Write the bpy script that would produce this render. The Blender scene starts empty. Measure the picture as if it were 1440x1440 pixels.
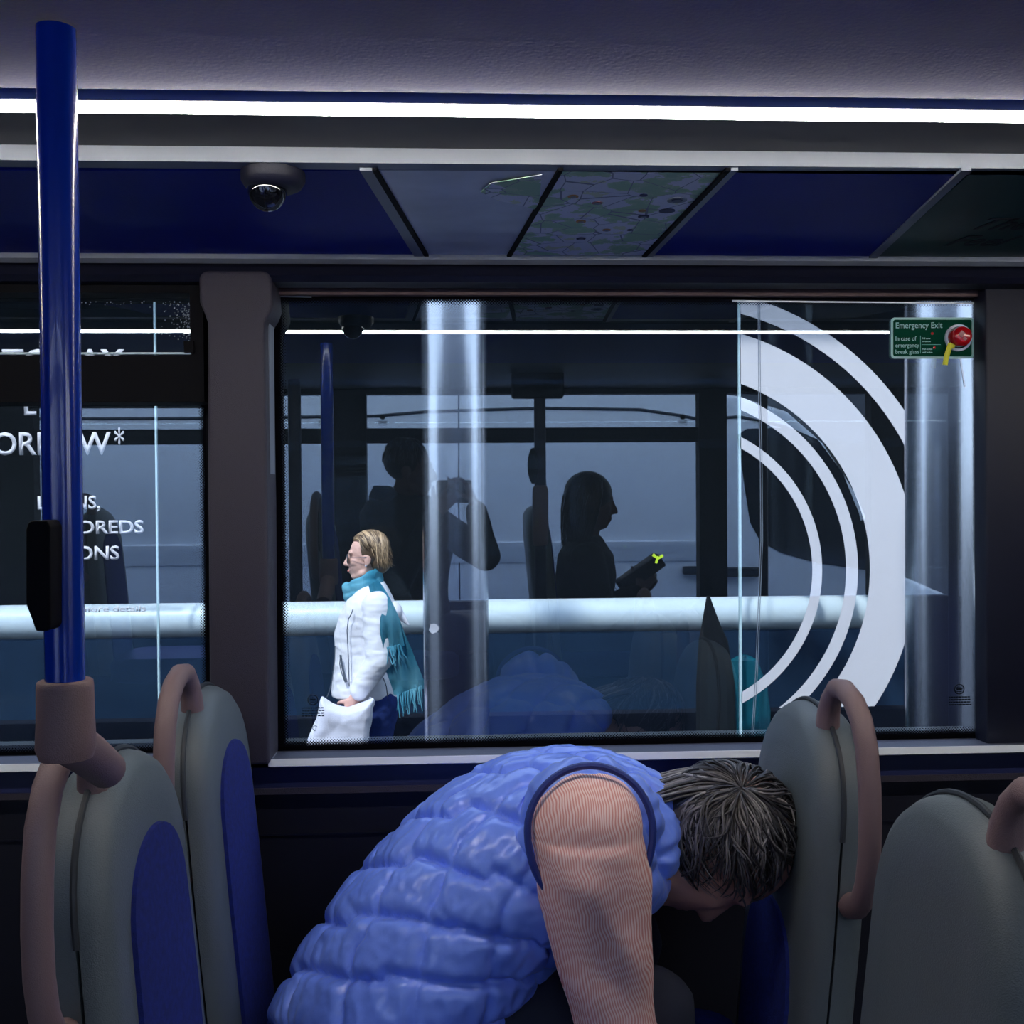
import bpy, bmesh, math, random
from mathutils import Vector, Matrix, noise
from math import sin, cos, pi, radians, sqrt
random.seed(7)
C = bpy.context.scene.collection
V = Vector
# ------------------------------------------------------------ camera geometry
FPX = 1500.0
CAM = V((0, 0, 1.8))
yaw, pit, rol = radians(2.82), radians(.76), radians(.41)
fw = V((sin(yaw)*cos(pit), cos(yaw)*cos(pit), -sin(pit)))
r0 = V((cos(yaw), -sin(yaw), 0)); u0 = r0.cross(fw)
rt = r0*cos(rol) - u0*sin(rol); up = u0*cos(rol) + r0*sin(rol)
D = 2.05                                   # inner face of the window glass
def ray(px, py): return fw + rt*((px-720)/FPX) - up*((py-720)/FPX)
def at(px, py, Y):
    d = ray(px, py); return CAM + d*(Y/d.y)
def atz(px, py, z):
    d = ray(px, py); return CAM + d*((z-CAM.z)/d.z)
def vat(px, py, Yv):                       # a point seen reflected in the pane
    p = at(px, py, Yv); return V((p.x, 2*D-p.y, p.z))
def zz(py, Y, px=700): return at(px, py, Y).z
def xx(px, Y, py=720): return at(px, py, Y).x

# ------------------------------------------------------------ materials
def node_mat(name):
    m = bpy.data.materials.new(name); m.use_nodes = True
    nt = m.node_tree; nt.nodes.clear()
    out = nt.nodes.new('ShaderNodeOutputMaterial')
    return m, nt, out
def lin(c):
    return tuple((x/12.92 if x <= .04045 else ((x+.055)/1.055)**2.4) for x in [v/255 for v in c])
def mat(name, col, rough=.5, metal=0, bump=0, bscale=200, var=0, vscale=8, spec=.5, coat=0, emit=None, es=0, aniso=0, srgb=True, col2=None):
    m, nt, out = node_mat(name); N = nt.nodes; L = nt.links
    b = N.new('ShaderNodeBsdfPrincipled'); L.new(b.outputs[0], out.inputs[0])
    c = lin(col) if srgb else col
    b.inputs['Base Color'].default_value = (*c, 1)
    b.inputs['Roughness'].default_value = rough; b.inputs['Metallic'].default_value = metal
    b.inputs['Specular IOR Level'].default_value = spec
    b.inputs['Coat Weight'].default_value = coat
    if aniso: b.inputs['Anisotropic'].default_value = aniso
    if emit: b.inputs['Emission Color'].default_value = (*emit, 1); b.inputs['Emission Strength'].default_value = es
    if var or bump: tc = N.new('ShaderNodeTexCoord')
    if var:
        n = N.new('ShaderNodeTexNoise'); n.inputs['Scale'].default_value = vscale; n.inputs['Detail'].default_value = 4
        L.new(tc.outputs['Object'], n.inputs['Vector'])
        r = N.new('ShaderNodeValToRGB'); r.color_ramp.elements[0].position = .35; r.color_ramp.elements[1].position = .68
        c2 = lin(col2) if col2 else tuple(x*(1-var) for x in c)
        r.color_ramp.elements[0].color = (*c2, 1); r.color_ramp.elements[1].color = (*c, 1)
        L.new(n.outputs['Fac'], r.inputs[0]); L.new(r.outputs[0], b.inputs['Base Color'])
    if bump:
        n2 = N.new('ShaderNodeTexNoise'); n2.inputs['Scale'].default_value = bscale; n2.inputs['Detail'].default_value = 3
        L.new(tc.outputs['Object'], n2.inputs['Vector'])
        bp = N.new('ShaderNodeBump'); bp.inputs['Strength'].default_value = bump; bp.inputs['Distance'].default_value = .002
        L.new(n2.outputs['Fac'], bp.inputs['Height']); L.new(bp.outputs[0], b.inputs['Normal'])
    return m
class NB:                                   # tiny helper for math node chains
    def __init__(s, nt): s.nt = nt
    def m(s, op, a, b=None, c=None):
        n = s.nt.nodes.new('ShaderNodeMath'); n.operation = op
        for i, v in enumerate((a, b, c)):
            if v is None: continue
            if isinstance(v, (int, float)): n.inputs[i].default_value = v
            else: s.nt.links.new(v, n.inputs[i])
        return n.outputs[0]
def glass_mat(name, refl, tint=(.86, .91, .95), frit=None, rough=0.0):
    m, nt, out = node_mat(name); N = nt.nodes; L = nt.links
    t = N.new('ShaderNodeBsdfTransparent'); t.inputs[0].default_value = (*tint, 1)
    res = t.outputs[0]
    if refl:
        g = N.new('ShaderNodeBsdfGlossy'); g.inputs['Roughness'].default_value = rough
        g.inputs['Color'].default_value = (.80, .95, 1, 1)
        mx = N.new('ShaderNodeMixShader'); mx.inputs[0].default_value = refl
        L.new(t.outputs[0], mx.inputs[1]); L.new(g.outputs[0], mx.inputs[2]); res = mx.outputs[0]
    if frit:                                # printed dot border fading inward
        x0, x1, z0, z1, band = frit; nb = NB(nt)
        tc = N.new('ShaderNodeTexCoord'); sp = N.new('ShaderNodeSeparateXYZ'); L.new(tc.outputs['Object'], sp.inputs[0])
        X, Z = sp.outputs[0], sp.outputs[2]
        d = nb.m('MINIMUM', nb.m('MINIMUM', nb.m('SUBTRACT', X, x0), nb.m('SUBTRACT', x1, X)),
                 nb.m('MINIMUM', nb.m('SUBTRACT', Z, z0), nb.m('SUBTRACT', z1, Z)))
        k = nb.m('MULTIPLY', nb.m('SUBTRACT', 1, nb.m('DIVIDE', d, band)), .0034)
        P = .0054
        def dots(ox, oz):
            a = nb.m('SUBTRACT', nb.m('FLOORED_MODULO', nb.m('ADD', X, 10+ox), P), P/2)
            b = nb.m('SUBTRACT', nb.m('FLOORED_MODULO', nb.m('ADD', Z, 10+oz), P), P/2)
            return nb.m('SQRT', nb.m('ADD', nb.m('MULTIPLY', a, a), nb.m('MULTIPLY', b, b)))
        q = nb.m('MINIMUM', dots(0, 0), dots(P/2, P/2))
        mask = nb.m('LESS_THAN', q, k)
        bl = N.new('ShaderNodeBsdfDiffuse'); bl.inputs[0].default_value = (.004, .004, .006, 1)
        mx2 = N.new('ShaderNodeMixShader'); L.new(mask, mx2.inputs[0]); L.new(res, mx2.inputs[1]); L.new(bl.outputs[0], mx2.inputs[2])
        res = mx2.outputs[0]
    L.new(res, out.inputs[0]); return m
def stripe_mat(name, c1, c2, per, ang, rough=.8):
    m, nt, out = node_mat(name); N = nt.nodes; L = nt.links; nb = NB(nt)
    b = N.new('ShaderNodeBsdfPrincipled'); b.inputs['Roughness'].default_value = rough; L.new(b.outputs[0], out.inputs[0])
    tc = N.new('ShaderNodeTexCoord'); sp = N.new('ShaderNodeSeparateXYZ'); L.new(tc.outputs['Object'], sp.inputs[0])
    n = N.new('ShaderNodeTexNoise'); n.inputs['Scale'].default_value = 14; L.new(tc.outputs['Object'], n.inputs['Vector'])
    s = nb.m('ADD', nb.m('MULTIPLY', sp.outputs[0], cos(ang)), nb.m('MULTIPLY', sp.outputs[2], sin(ang)))
    s = nb.m('ADD', s, nb.m('MULTIPLY', n.outputs['Fac'], .022))
    w = nb.m('SINE', nb.m('MULTIPLY', s, 2*pi/per))
    f = nb.m('ADD', nb.m('MULTIPLY', w, .5), .5)
    mc = N.new('ShaderNodeMix'); mc.data_type = 'RGBA'; L.new(f, mc.inputs[0])
    mc.inputs[6].default_value = (*lin(c1), 1); mc.inputs[7].default_value = (*lin(c2), 1)
    L.new(mc.outputs[2], b.inputs['Base Color']); return m
def hair_mat(name, dark, light, scale=60):
    m, nt, out = node_mat(name); N = nt.nodes; L = nt.links
    b = N.new('ShaderNodeBsdfPrincipled'); b.inputs['Roughness'].default_value = .42; L.new(b.outputs[0], out.inputs[0])
    oi = N.new('ShaderNodeVertexColor'); oi.layer_name = 'lock'
    r = N.new('ShaderNodeValToRGB')
    r.color_ramp.elements[0].color = (*lin(dark), 1); r.color_ramp.elements[1].color = (*lin(light), 1)
    L.new(oi.outputs[0], r.inputs[0]); L.new(r.outputs[0], b.inputs['Base Color']); return m

M = dict(
 blue=mat('ceiling_blue', (2, 34, 150), .6, spec=.2, bump=.15, var=.2, vscale=3),
 silver=mat('brushed_silver_sheet', (238, 240, 248), .4, .1, bump=.2, bscale=60, var=.25, vscale=6),
 strip=mat('pale_grey_trim', (132, 138, 148), .45),
 black=mat('black_rubber', (6, 6, 11), .7, spec=.12),
 beam=mat('dark_moulded_plastic', (20, 22, 38), .45, spec=.3, bump=.2, bscale=900),
 brown=mat('brown_seal', (80, 58, 56), .6),
 pillar=mat('grained_grey_plastic', (54, 49, 60), .55, bump=.6, bscale=700),
 sill=mat('sill_grey', (84, 86, 100), .4, bump=.2, bscale=600),
 lip=mat('sill_lip', (244, 248, 252), .35),
 navy=mat('navy_panel', (16, 26, 74), .5),
 darkwall=mat('dark_lower_panel', (9, 10, 26), .55),
 floor=mat('bus_floor', (34, 38, 56), .7, var=.3, vscale=80),
 ceil=mat('ceiling_grey', (34, 37, 50), .55),
 bodyw=mat('bus_exterior_paint', (136, 168, 220), .25, coat=.4),
 pole=mat('blue_powder_coat', (2, 48, 158), .22, coat=.5),
 socket=mat('mauve_plastic', (128, 104, 104), .5, bump=.35, bscale=800),
 seat=mat('seat_vinyl', (92, 100, 104), .42, bump=.35, bscale=600),
 seam=mat('seat_piping', (40, 44, 50), .5),
 fabric=mat('blue_moquette', (14, 34, 122), .9, bump=.6, bscale=900, var=.35, vscale=120),
 steel=mat('brushed_steel', (180, 186, 198), .26, 1, bump=.02, bscale=40),
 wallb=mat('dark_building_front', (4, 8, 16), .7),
 lowwall=mat('teal_blue_low_wall', (18, 50, 80), .7, var=.15, vscale=5),
 plinth=mat('dark_plinth', (12, 20, 42), .8),
 decal=mat('white_vinyl', (220, 216, 218), .6),
 ink=mat('dark_print', (6, 10, 22), .6),
 rail=mat('white_rail_paint', (240, 244, 246), .35),
 edge=mat('glass_edge', (196, 222, 226), .3),
 teal=mat('teal_plastic', (0, 92, 108), .5),
 charcoal=mat('charcoal_dark', (4, 8, 16), .9),
 pave=mat('paving', (52, 54, 60), .85, var=.3, vscale=2),
 road=mat('asphalt', (52, 54, 60), .9, var=.25, vscale=30),
 jacket=mat('white_jacket_cloth', (240, 240, 245), .75, bump=.3, bscale=90),
 whitecloth=mat('white_cotton', (232, 234, 246), .85),
 zipm=mat('grey_zip', (84, 92, 104), .4),
 scarf=mat('teal_wool', (112, 178, 196), .95, bump=.8, bscale=260, var=.35, vscale=9, col2=(52, 138, 164)),
 skin=mat('skin', (240, 190, 172), .55, var=.12, vscale=18),
 skin3=mat('silhouette_skin', (88, 60, 54), .6),  # skin darkened in colour so the mirrored figures read as silhouettes
 pole2=mat('shaded_blue_pole_paint', (4, 16, 52), .4),  # pole blue darkened in the colour itself for the backlit mirrored poles
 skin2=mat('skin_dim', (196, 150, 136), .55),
 jeans=mat('blue_denim', (24, 52, 122), .9, bump=.4, bscale=500, var=.3, vscale=60),
 bagm=mat('white_canvas_bag', (226, 226, 238), .85, bump=.35, bscale=60),
 lens=mat('dark_lens', (30, 52, 48), .1, coat=1),
 shoe=mat('dark_shoe', (30, 30, 36), .5),
 vest=mat('periwinkle_nylon', (122, 154, 255), .3, coat=.25, bump=.35, bscale=55),
 vtrim=mat('navy_piping', (34, 52, 128), .5),
 shirt=stripe_mat('pink_pinstripe_cotton', (255, 228, 222), (226, 146, 136), .0036, radians(12)),
 trous=mat('dark_trousers', (30, 34, 52), .85),
 coat=mat('black_coat', (8, 9, 14), .85),
 hairA=hair_mat('blonde_hair', (58, 40, 32), (226, 192, 150)),
 hairB=hair_mat('greying_hair', (30, 26, 30), (176, 168, 166)),
 hairC=hair_mat('dark_hair', (22, 18, 20), (52, 42, 40)),
 camb=mat('camera_black', (16, 16, 18), .45, bump=.4, bscale=900),
 green=mat('sign_green', (0, 62, 44), .7, spec=.08),
 mint=mat('sign_mint', (164, 206, 200), .5),
 mint2=mat('sign_print', (110, 186, 170), .5),
 red=mat('red_plastic', (176, 12, 22), .2, coat=.6),
 yellow=mat('yellow_tag', (214, 210, 44), .5),
 white=mat('white_plastic', (214, 224, 238), .4),
 lime=mat('lime_charm', (206, 236, 60), .5, emit=(.62, .84, .05), es=7),  # charm is no lamp; its sunlit look is painted by emission
 dome=mat('smoked_dome', (8, 10, 16), .04, coat=1),
 greenpan=mat('deep_green_card', (10, 66, 62), .5),
 greenink=mat('deep_green_ink', (4, 26, 30), .6),
 van=mat('white_van_paint', (226, 230, 236), .3, coat=.5),
 vanlow=mat('van_lower_paint', (206, 210, 218), .35),
 tyre=mat('tyre_rubber', (18, 18, 20), .8),
 wglass=mat('tinted_window', (14, 24, 34), .08),
 brick=mat('far_stone', (92, 98, 110), .85, var=.3, vscale=1.5),
 led=mat('led_diffuser', (255, 250, 240), .5, emit=(1, .95, .88), es=85),
 tape=mat('torn_tape', (196, 196, 204), .7),
)
# ------------------------------------------------------------ mesh helpers
class MB:
    def __init__(s): s.bm = bmesh.new()
    def box(s, x0, x1, y0, y1, z0, z1):
        vs = [s.bm.verts.new((x, y, z)) for x in (x0, x1) for y in (y0, y1) for z in (z0, z1)]
        for f in ((0,1,3,2),(4,6,7,5),(0,4,5,1),(2,3,7,6),(0,2,6,4),(1,5,7,3)): s.bm.faces.new([vs[i] for i in f])
        return s
    def obox(s, c, ax, ay, az):                 # oriented box: centre and half-axes
        c = V(c); vs = [s.bm.verts.new(c+ax*i+ay*j+az*k) for i in (-1,1) for j in (-1,1) for k in (-1,1)]
        for f in ((0,1,3,2),(4,6,7,5),(0,4,5,1),(2,3,7,6),(0,2,6,4),(1,5,7,3)): s.bm.faces.new([vs[i] for i in f])
        return s
    def rings(s, R, cap=True):
        V_ = [[s.bm.verts.new(p) for p in r] for r in R]
        n = len(R[0])
        for a, b in zip(V_, V_[1:]):
            for i in range(n): s.bm.faces.new((a[i], a[(i+1)%n], b[(i+1)%n], b[i]))
        if cap: s.bm.faces.new(V_[0][::-1]); s.bm.faces.new(V_[-1])
        return V_
    def extr(s, prof, x0, x1):                 # profile in (y,z) swept along x
        s.rings([[V((x, y, z)) for y, z in prof] for x in (x0, x1)]); return s
    def prism(s, pts, off):                    # closed polygon of 3-D points extruded by off
        off = V(off); s.rings([[V(p) for p in pts], [V(p)+off for p in pts]]); return s
    def tube(s, pts, r, n=12, flat=None, k=1.0):
        pts = [V(p) for p in pts]; m = len(pts); rs = r if isinstance(r, (list, tuple)) else [r]*m
        R = []; pa = None
        for i, p in enumerate(pts):
            t = (pts[min(i+1, m-1)]-pts[max(i-1, 0)]).normalized()
            if pa is None:
                a = V((0,0,1)) if abs(t.z) < .9 else V((1,0,0))
                if flat is not None: a = V(flat)
            else: a = pa
            a = (a - t*a.dot(t)).normalized(); pa = a
            b = t.cross(a)
            R.append([p + a*(rs[i]*cos(2*pi*j/n)) + b*(rs[i]*k*sin(2*pi*j/n)) for j in range(n)])
        s.rings(R); return s
    def caps(s, p0, p1, ra, rb, side=None, k=1.0, n=16):   # tapered capsule, widened k times along side
        p0, p1 = V(p0), V(p1); t = (p1-p0); Lg = t.length or 1e-6; t /= Lg
        a = V(side) if side is not None else (V((0,0,1)) if abs(t.z) < .9 else V((1,0,0)))
        a = (a-t*a.dot(t)).normalized(); b = t.cross(a)
        R = []
        for i in range(1, 5):
            th = pi/2*(1-i/4); R.append((p0-t*ra*sin(th), ra*cos(th)+1e-5))
        R.append((p1, rb)) if False else None
        for i in range(0, 4):
            th = pi/2*i/4; R.append((p1+t*rb*sin(th), rb*cos(th)+1e-5))
        s.rings([[c+a*(r*k*cos(2*pi*j/n))+b*(r*sin(2*pi*j/n)) for j in range(n)] for c, r in R]); return s
    def ell(s, c, ax, ay, az, n=20, m=12):       # ellipsoid with half-axis vectors
        c = V(c); R = []
        for i in range(m+1):
            th = -pi/2+pi*i/m; e = max(cos(th), .01)
            R.append([c+az*sin(th)+ax*(e*cos(2*pi*j/n))+ay*(e*sin(2*pi*j/n)) for j in range(n)])
        s.rings(R); return s
    def loft(s, secs, n=28, p=2.0):              # secs: (centre, half-axis a, half-axis b)
        R = []
        for c, a, b in secs:
            ring = []
            for j in range(n):
                q = 2*pi*j/n; cc, ss = cos(q), sin(q)
                ring.append(V(c)+V(a)*(abs(cc)**(2/p)*(1 if cc > 0 else -1))+V(b)*(abs(ss)**(2/p)*(1 if ss > 0 else -1)))
            R.append(ring)
        s.rings(R); return s
    def mesh(s, name):
        bmesh.ops.recalc_face_normals(s.bm, faces=s.bm.faces[:])
        me = bpy.data.meshes.new(name); s.bm.to_mesh(me); s.bm.free(); return me
    def build(s, name, m, parent=None, smooth=False, bevel=0, loc=None, ang=35):
        me = s.mesh(name)
        if bevel:
            bm = bmesh.new(); bm.from_mesh(me)
            es = [e for e in bm.edges if len(e.link_faces) == 2 and e.calc_face_angle(0) > radians(30)]
            bmesh.ops.bevel(bm, geom=es, offset=bevel, segments=3, profile=.5, affect='EDGES', clamp_overlap=True)
            bm.to_mesh(me); bm.free(); smooth = True
        return link(name, me, m, parent, smooth, ang)
def link(name, me, m, parent=None, smooth=False, ang=35):
    if smooth:
        me.polygons.foreach_set('use_smooth', [True]*len(me.polygons))
        if ang < 180: me.set_sharp_from_angle(angle=radians(ang))
    if m is not None and not me.materials: me.materials.append(m if not isinstance(m, str) else M[m])
    o = bpy.data.objects.new(name, me); C.objects.link(o)
    if parent is not None:
        o.parent = parent; o.matrix_parent_inverse = parent.matrix_world.inverted() if False else Matrix.Translation(-parent.location)
    return o
def fuse(mb, voxel, smooth=6, disp=None):
    me = mb.mesh('tmp'); o = bpy.data.objects.new('tmp', me); C.objects.link(o)
    a = o.modifiers.new('r', 'REMESH'); a.mode = 'VOXEL'; a.voxel_size = voxel
    b = o.modifiers.new('s', 'SMOOTH'); b.iterations = smooth; b.factor = .5
    dg = bpy.context.evaluated_depsgraph_get(); dg.update()
    res = bpy.data.meshes.new_from_object(o.evaluated_get(dg))
    bpy.data.objects.remove(o); bpy.data.meshes.remove(me)
    if disp:
        ns = [v.normal.copy() for v in res.vertices]
        for v, n in zip(res.vertices, ns): v.co += n*disp(v.co, n)
        res.update()
    return res
def wrinkle(amp, f=12, sx=1, sz=1):
    return lambda p, n: amp*(noise.noise(V((p.x*f*sx, p.y*f, p.z*f*sz))) + .5*noise.noise(V((p.x*f*2.3*sx, p.y*f*2.3, p.z*f*2.3*sz))))
def empty(name, loc):
    o = bpy.data.objects.new(name, None); C.objects.link(o); o.location = loc; o.empty_display_size = .1; return o
def tag(o, label=None, cat=None, group=None, kind=None):
    if label: o['label'] = label
    if cat: o['category'] = cat
    if group: o['group'] = group
    if kind: o['kind'] = kind
    return o
def struct(o, label=None): o['kind'] = 'structure'; (label and o.__setitem__('label', label)); return o
def copy_tree(o, parent=None):
    c = o.copy(); C.objects.link(c); mi = o.matrix_parent_inverse.copy(); c.parent = parent; c.matrix_parent_inverse = mi
    for ch in [x for x in bpy.data.objects if x.parent == o]:
        copy_tree(ch, c)
    return c
def text(body, name, m, parent, origin, ex, ey, size, ext=.0008, bold=0, align='LEFT', spacing=1.0, sx=1.0, shear=0):
    cu = bpy.data.curves.new('t', 'FONT'); cu.body = body; cu.size = size; cu.extrude = ext; cu.align_x = align
    cu.offset = bold; cu.space_character = spacing; cu.resolution_u = 3; cu.shear = shear
    o = bpy.data.objects.new('t', cu); C.objects.link(o)
    dg = bpy.context.evaluated_depsgraph_get(); dg.update()
    me = bpy.data.meshes.new_from_object(o.evaluated_get(dg)); bpy.data.objects.remove(o)
    ex, ey = V(ex).normalized()*sx, V(ey).normalized(); ez = ex.cross(ey)
    for v in me.vertices: v.co = V(origin)+ex*v.co.x+ey*v.co.y+ez*v.co.z
    return me if name is None else link(name, me, m, parent)
def join_meshes(mes, name):
    bm = bmesh.new()
    for me in mes: bm.from_mesh(me)
    out = bpy.data.meshes.new(name); bm.to_mesh(out); bm.free(); out.materials.clear(); return out
X_ = V((1,0,0)); Y_ = V((0,1,0)); Z_ = V((0,0,1))

# ============================================================ BUS SHELL
BX0, BX1 = -4.2, 4.2
OPP = -.42                                     # inner face of the wall behind the camera
FLOOR = .48
zc = zz(366, 2.0)                              # underside of ceiling panels
ROOF = zc+.16
zwt, zwb = zz(414, D), zz(1050.5, D)             # main window pane
wl0, wl1 = xx(-260, D), xx(292, D)             # left window
wm0, wm1 = xx(387, D), xx(1386, D)             # main window
T = .07
# wall on the window side
w = MB()
T2 = .012
w.box(BX0, BX1, D-.005, D+T2, FLOOR-.05, zwb)
w.box(BX0, BX1, D-.005, D+T2, zwt, ROOF)
w.box(BX0, wl0, D-.005, D+T2, zwb, zwt); w.box(wl1, wm0, D-.005, D+T2, zwb, zwt); w.box(wm1, BX1, D-.005, D+T2, zwb, zwt)
struct(w.build('wall_right', 'black'))
b = MB().box(BX0, BX1, D+T2, D+T2+.006, .28, zwb-.02); struct(b.build('trim_17', 'navy'), 'navy lower outer skin of the bus side')
b = MB(); b.box(BX0, BX1, D+T2, D+T2+.006, zwt, 2.75)
struct(b.build('trim_1', 'bodyw'), 'painted outer skin panels of the bus side')
# wall behind the camera, its windows seen mirrored in the pane
def vx(px): return vat(px, 700, 2*D-OPP).x
def vz(py): return vat(700, py, 2*D-OPP).z
oz0, oz1, ozm0, ozm1 = vz(846), vz(553), vz(622), vz(601)
opp = [(vx(45), vx(469)), (vx(515), vx(984)), (vx(1023), vx(1226)), (vx(1272), vx(1640))]
w = MB(); w.box(BX0, BX1, OPP-T, OPP, FLOOR-.05, oz0); w.box(BX0, BX1, OPP-T, OPP, oz1, ROOF)
xs = [BX0]+[v for p in opp for v in p]+[BX1]
for i in range(0, len(xs), 2): w.box(xs[i], xs[i+1], OPP-T, OPP, oz0, oz1)
struct(w.build('wall_left', 'black'))
b = MB(); b.box(BX0, BX1, OPP-T-.02, OPP-T, .28, oz0); b.box(BX0, BX1, OPP-T-.02, OPP-T, oz1, 2.75)
struct(b.build('trim_2', 'bodyw'), 'painted outer skin of the far side of the bus')
G_clear = glass_mat('plain_glass', 0)
G_opp = glass_mat('side_glass', .03, (.97, .98, 1))
for i, (a, c) in enumerate(opp):
    o = MB().box(a, c, OPP-.045, OPP-.04, oz0, oz1).build('window_%d' % (i+3), G_opp); struct(o)
    if i < 2:
        f = MB().box(a, c, OPP-.055, OPP-.02, ozm0, ozm1); f.build('window_frame', 'black', o)
        t = .012
        mk = MB()
        for px in ((537, 963) if i == 1 else (452,)):
            p = vat(px, 589, 2*D-OPP); mk.caps((p.x-.001, OPP-.038, p.z+.012), (p.x+.001, OPP-.038, p.z+.012), .012, .012)
            for k in range(3): mk.box(p.x-.018, p.x+.018, OPP-.039, OPP-.037, p.z-.008-k*.008, p.z-.005-k*.008)
        mk.build('maker_mark', 'ink', o)
w = MB(); w.box(BX0, BX0+.05, OPP-T, D+T, FLOOR-.05, ROOF); struct(w.build('wall_back', 'beam'))
w = MB(); w.box(BX1-.05, BX1, OPP-T, D+T, FLOOR-.05, ROOF); struct(w.build('wall_front', 'beam'))
w = MB(); w.box(BX0, BX1, OPP-T, D+T, FLOOR-.12, FLOOR); struct(w.build('floor', 'floor'))
w = MB(); w.box(BX0, BX1, OPP, .46, FLOOR, FLOOR+.27); struct(w.build('trim_3', 'floor'), 'raised step under the seats behind the camera')
w = MB(); w.box(BX0, BX1, OPP-T, D+T, zc+.02, ROOF+.3); struct(w.build('ceiling', 'ceil'))
# header beam, brown seal, pale strip above the window
h = MB()
prof = [(2.02, zc+.02), (1.985, zz(371, 1.985)), (1.965, zz(378, 1.965)), (1.955, zz(388, 1.955)), (1.965, zz(397, 1.965)),
        (1.99, zz(402, 1.99)), (2.0, zz(405, 2.0)), (D, zz(406, D)), (D, zc+.02)]
h.extr(prof, BX0+.05, BX1-.05); struct(h.build('trim_4', 'beam', smooth=True), 'dark rounded rail over the windows')
h = MB().extr([(1.97, zz(372, 1.97)), (1.955, zz(365, 1.955)), (1.955, zc+.019), (2.02, zc+.019), (2.02, zz(372, 2.02))], BX0+.05, BX1-.05)
struct(h.build('trim_5', 'strip'), 'pale grey edging strip under the ceiling panels')
h = MB().box(wm0-.01, wm1+.01, D-.02, D+.02, zz(415, D-.02), zz(404, D-.02)); struct(h.build('trim_6', 'brown'), 'brown rubber seal along the top of the main window')
# sill
sx0, sx1 = xx(376, 1.98), BX1-.05
for nm, pr, mt, lb in (
    ('trim_7', [(D, zz(1050.5, D)), (1.985, zz(1061, 1.985)), (1.985, zz(1072, 1.985)), (D, zz(1072, D))], 'sill', 'grey window ledge'),
    ('trim_8', [(1.985, zz(1061.5, 1.985)), (1.965, zz(1062, 1.965)), (1.962, zz(1072, 1.962)), (1.985, zz(1073, 1.985))], 'lip', 'pale front lip of the window ledge'),
    ('trim_9', [(D, zz(1072, D)), (1.995, zz(1073, 1.995)), (1.99, zz(1103, 1.99)), (D, zz(1103, D))], 'navy', 'navy band below the window ledge'),
    ('trim_10', [(D, zz(1101, D)), (1.975, zz(1102, 1.975)), (1.975, zz(1111, 1.975)), (D, zz(1111, D))], 'pillar', 'thin grey rail below the navy band'),
    ('trim_11', [(D, zz(1111, D)), (2.0, zz(1111, 2.0)), (2.0, FLOOR), (D, FLOOR)], 'darkwall', 'dark lower side panel'),
    ('trim_12', [(D, zz(1165, D)), (1.994, zz(1165.5, 1.994)), (1.994, zz(1168, 1.994)), (D, zz(1168, D))], 'beam', 'narrow bead on the dark lower panel')):
    a0 = sx0 if nm in ('trim_7', 'trim_8') else BX0+.05
    h = MB().extr(pr, a0, sx1)
    if nm in ('trim_7', 'trim_8'): h.extr(pr, BX0+.05, xx(300, 1.98))
    struct(h.build(nm, mt), lb)
# pillar cover between the two windows
def outl(pts, Y): return [at(px, py, Y) for px, py in pts]
Yp = 1.95
pc = MB().prism(outl([(287, 380), (372, 380), (381, 388), (384, 428), (380, 440), (372, 452), (376, 700), (379, 1076), (295, 1078), (292, 700), (291, 452), (285, 436), (280, 424), (279, 388)], Yp), (0, D-Yp, 0))
struct(pc.build('trim_13', 'pillar', bevel=.009), 'grained grey pillar cover with a wider shouldered top between the windows')
pc = MB().prism(outl([(372, 450), (378.5, 446), (383.5, 1072), (378, 1078)], 1.985), (0, .05, 0))  # highlight along the pillar edge, built as a pale strip
struct(pc.build('trim_14', 'strip'), 'pale strip standing for the highlight on the window side of the pillar')
pc = MB().prism(outl([(1386, 404), (1480, 404), (1480, 1064), (1388, 1064)], 2.0), (0, .05, 0))
struct(pc.build('trim_15', 'beam', bevel=.005), 'dark pillar at the right end of the main window')

# windows on the seen side
def pane(name, x0, x1, z0, z1, y, frit):
    mb = MB().box(x0, x1, y, y+.005, z0, z1); me = mb.mesh(name)
    mi = glass_mat(name+'_inner', GLR, (.42, .455, .48), frit)
    me.materials.append(mi); me.materials.append(G_clear)
    for p in me.polygons: p.material_index = 0 if p.normal.y < -.5 else 1
    o = bpy.data.objects.new(name, me); C.objects.link(o); return struct(o)
GLR = .125
W2 = pane('window_2', wm0, wm1, zwb, zwt, D+.002, (wm0+.004, wm1-.004, zwb+.003, zwt-.002, .024))
W2['label'] = 'large main window pane with dotted edges'
def etched(px, py, parent):
    mk = MB(); p = at(px, py, D+.008)
    ring = [p+V((.0095*cos(a), 0, .0095*sin(a))) for a in [2*pi*i/24 for i in range(25)]]
    mk.tube(ring, .0012, 5)
    mk.box(p.x-.006, p.x+.006, p.y-.0005, p.y+.0005, p.z-.0015, p.z+.0015); mk.box(p.x-.005, p.x+.005, p.y-.0005, p.y+.0005, p.z+.003, p.z+.0045)
    mk.box(p.x-.005, p.x+.005, p.y-.0005, p.y+.0005, p.z-.0055, p.z-.004)
    random.seed(px)
    for k in range(4):
        x = p.x-.021
        while x < p.x+.021:
            L_ = random.uniform(.002, .006); mk.box(x, x+L_, p.y-.0005, p.y+.0005, p.z-.017-k*.005, p.z-.0145-k*.005); x += L_+.0015
    mk.build('etched_mark', 'ink', parent)
etched(440, 984, W2); etched(1349, 969, W2)
yl = D+.01
W1 = pane('window_1', wl0, wl1, zwb, zz(566, D, 150), yl, (wl0, wl1-.002, zwb, zz(566, D, 150)+.1, .02))
W1['label'] = 'left window with a tilting top light'
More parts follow.
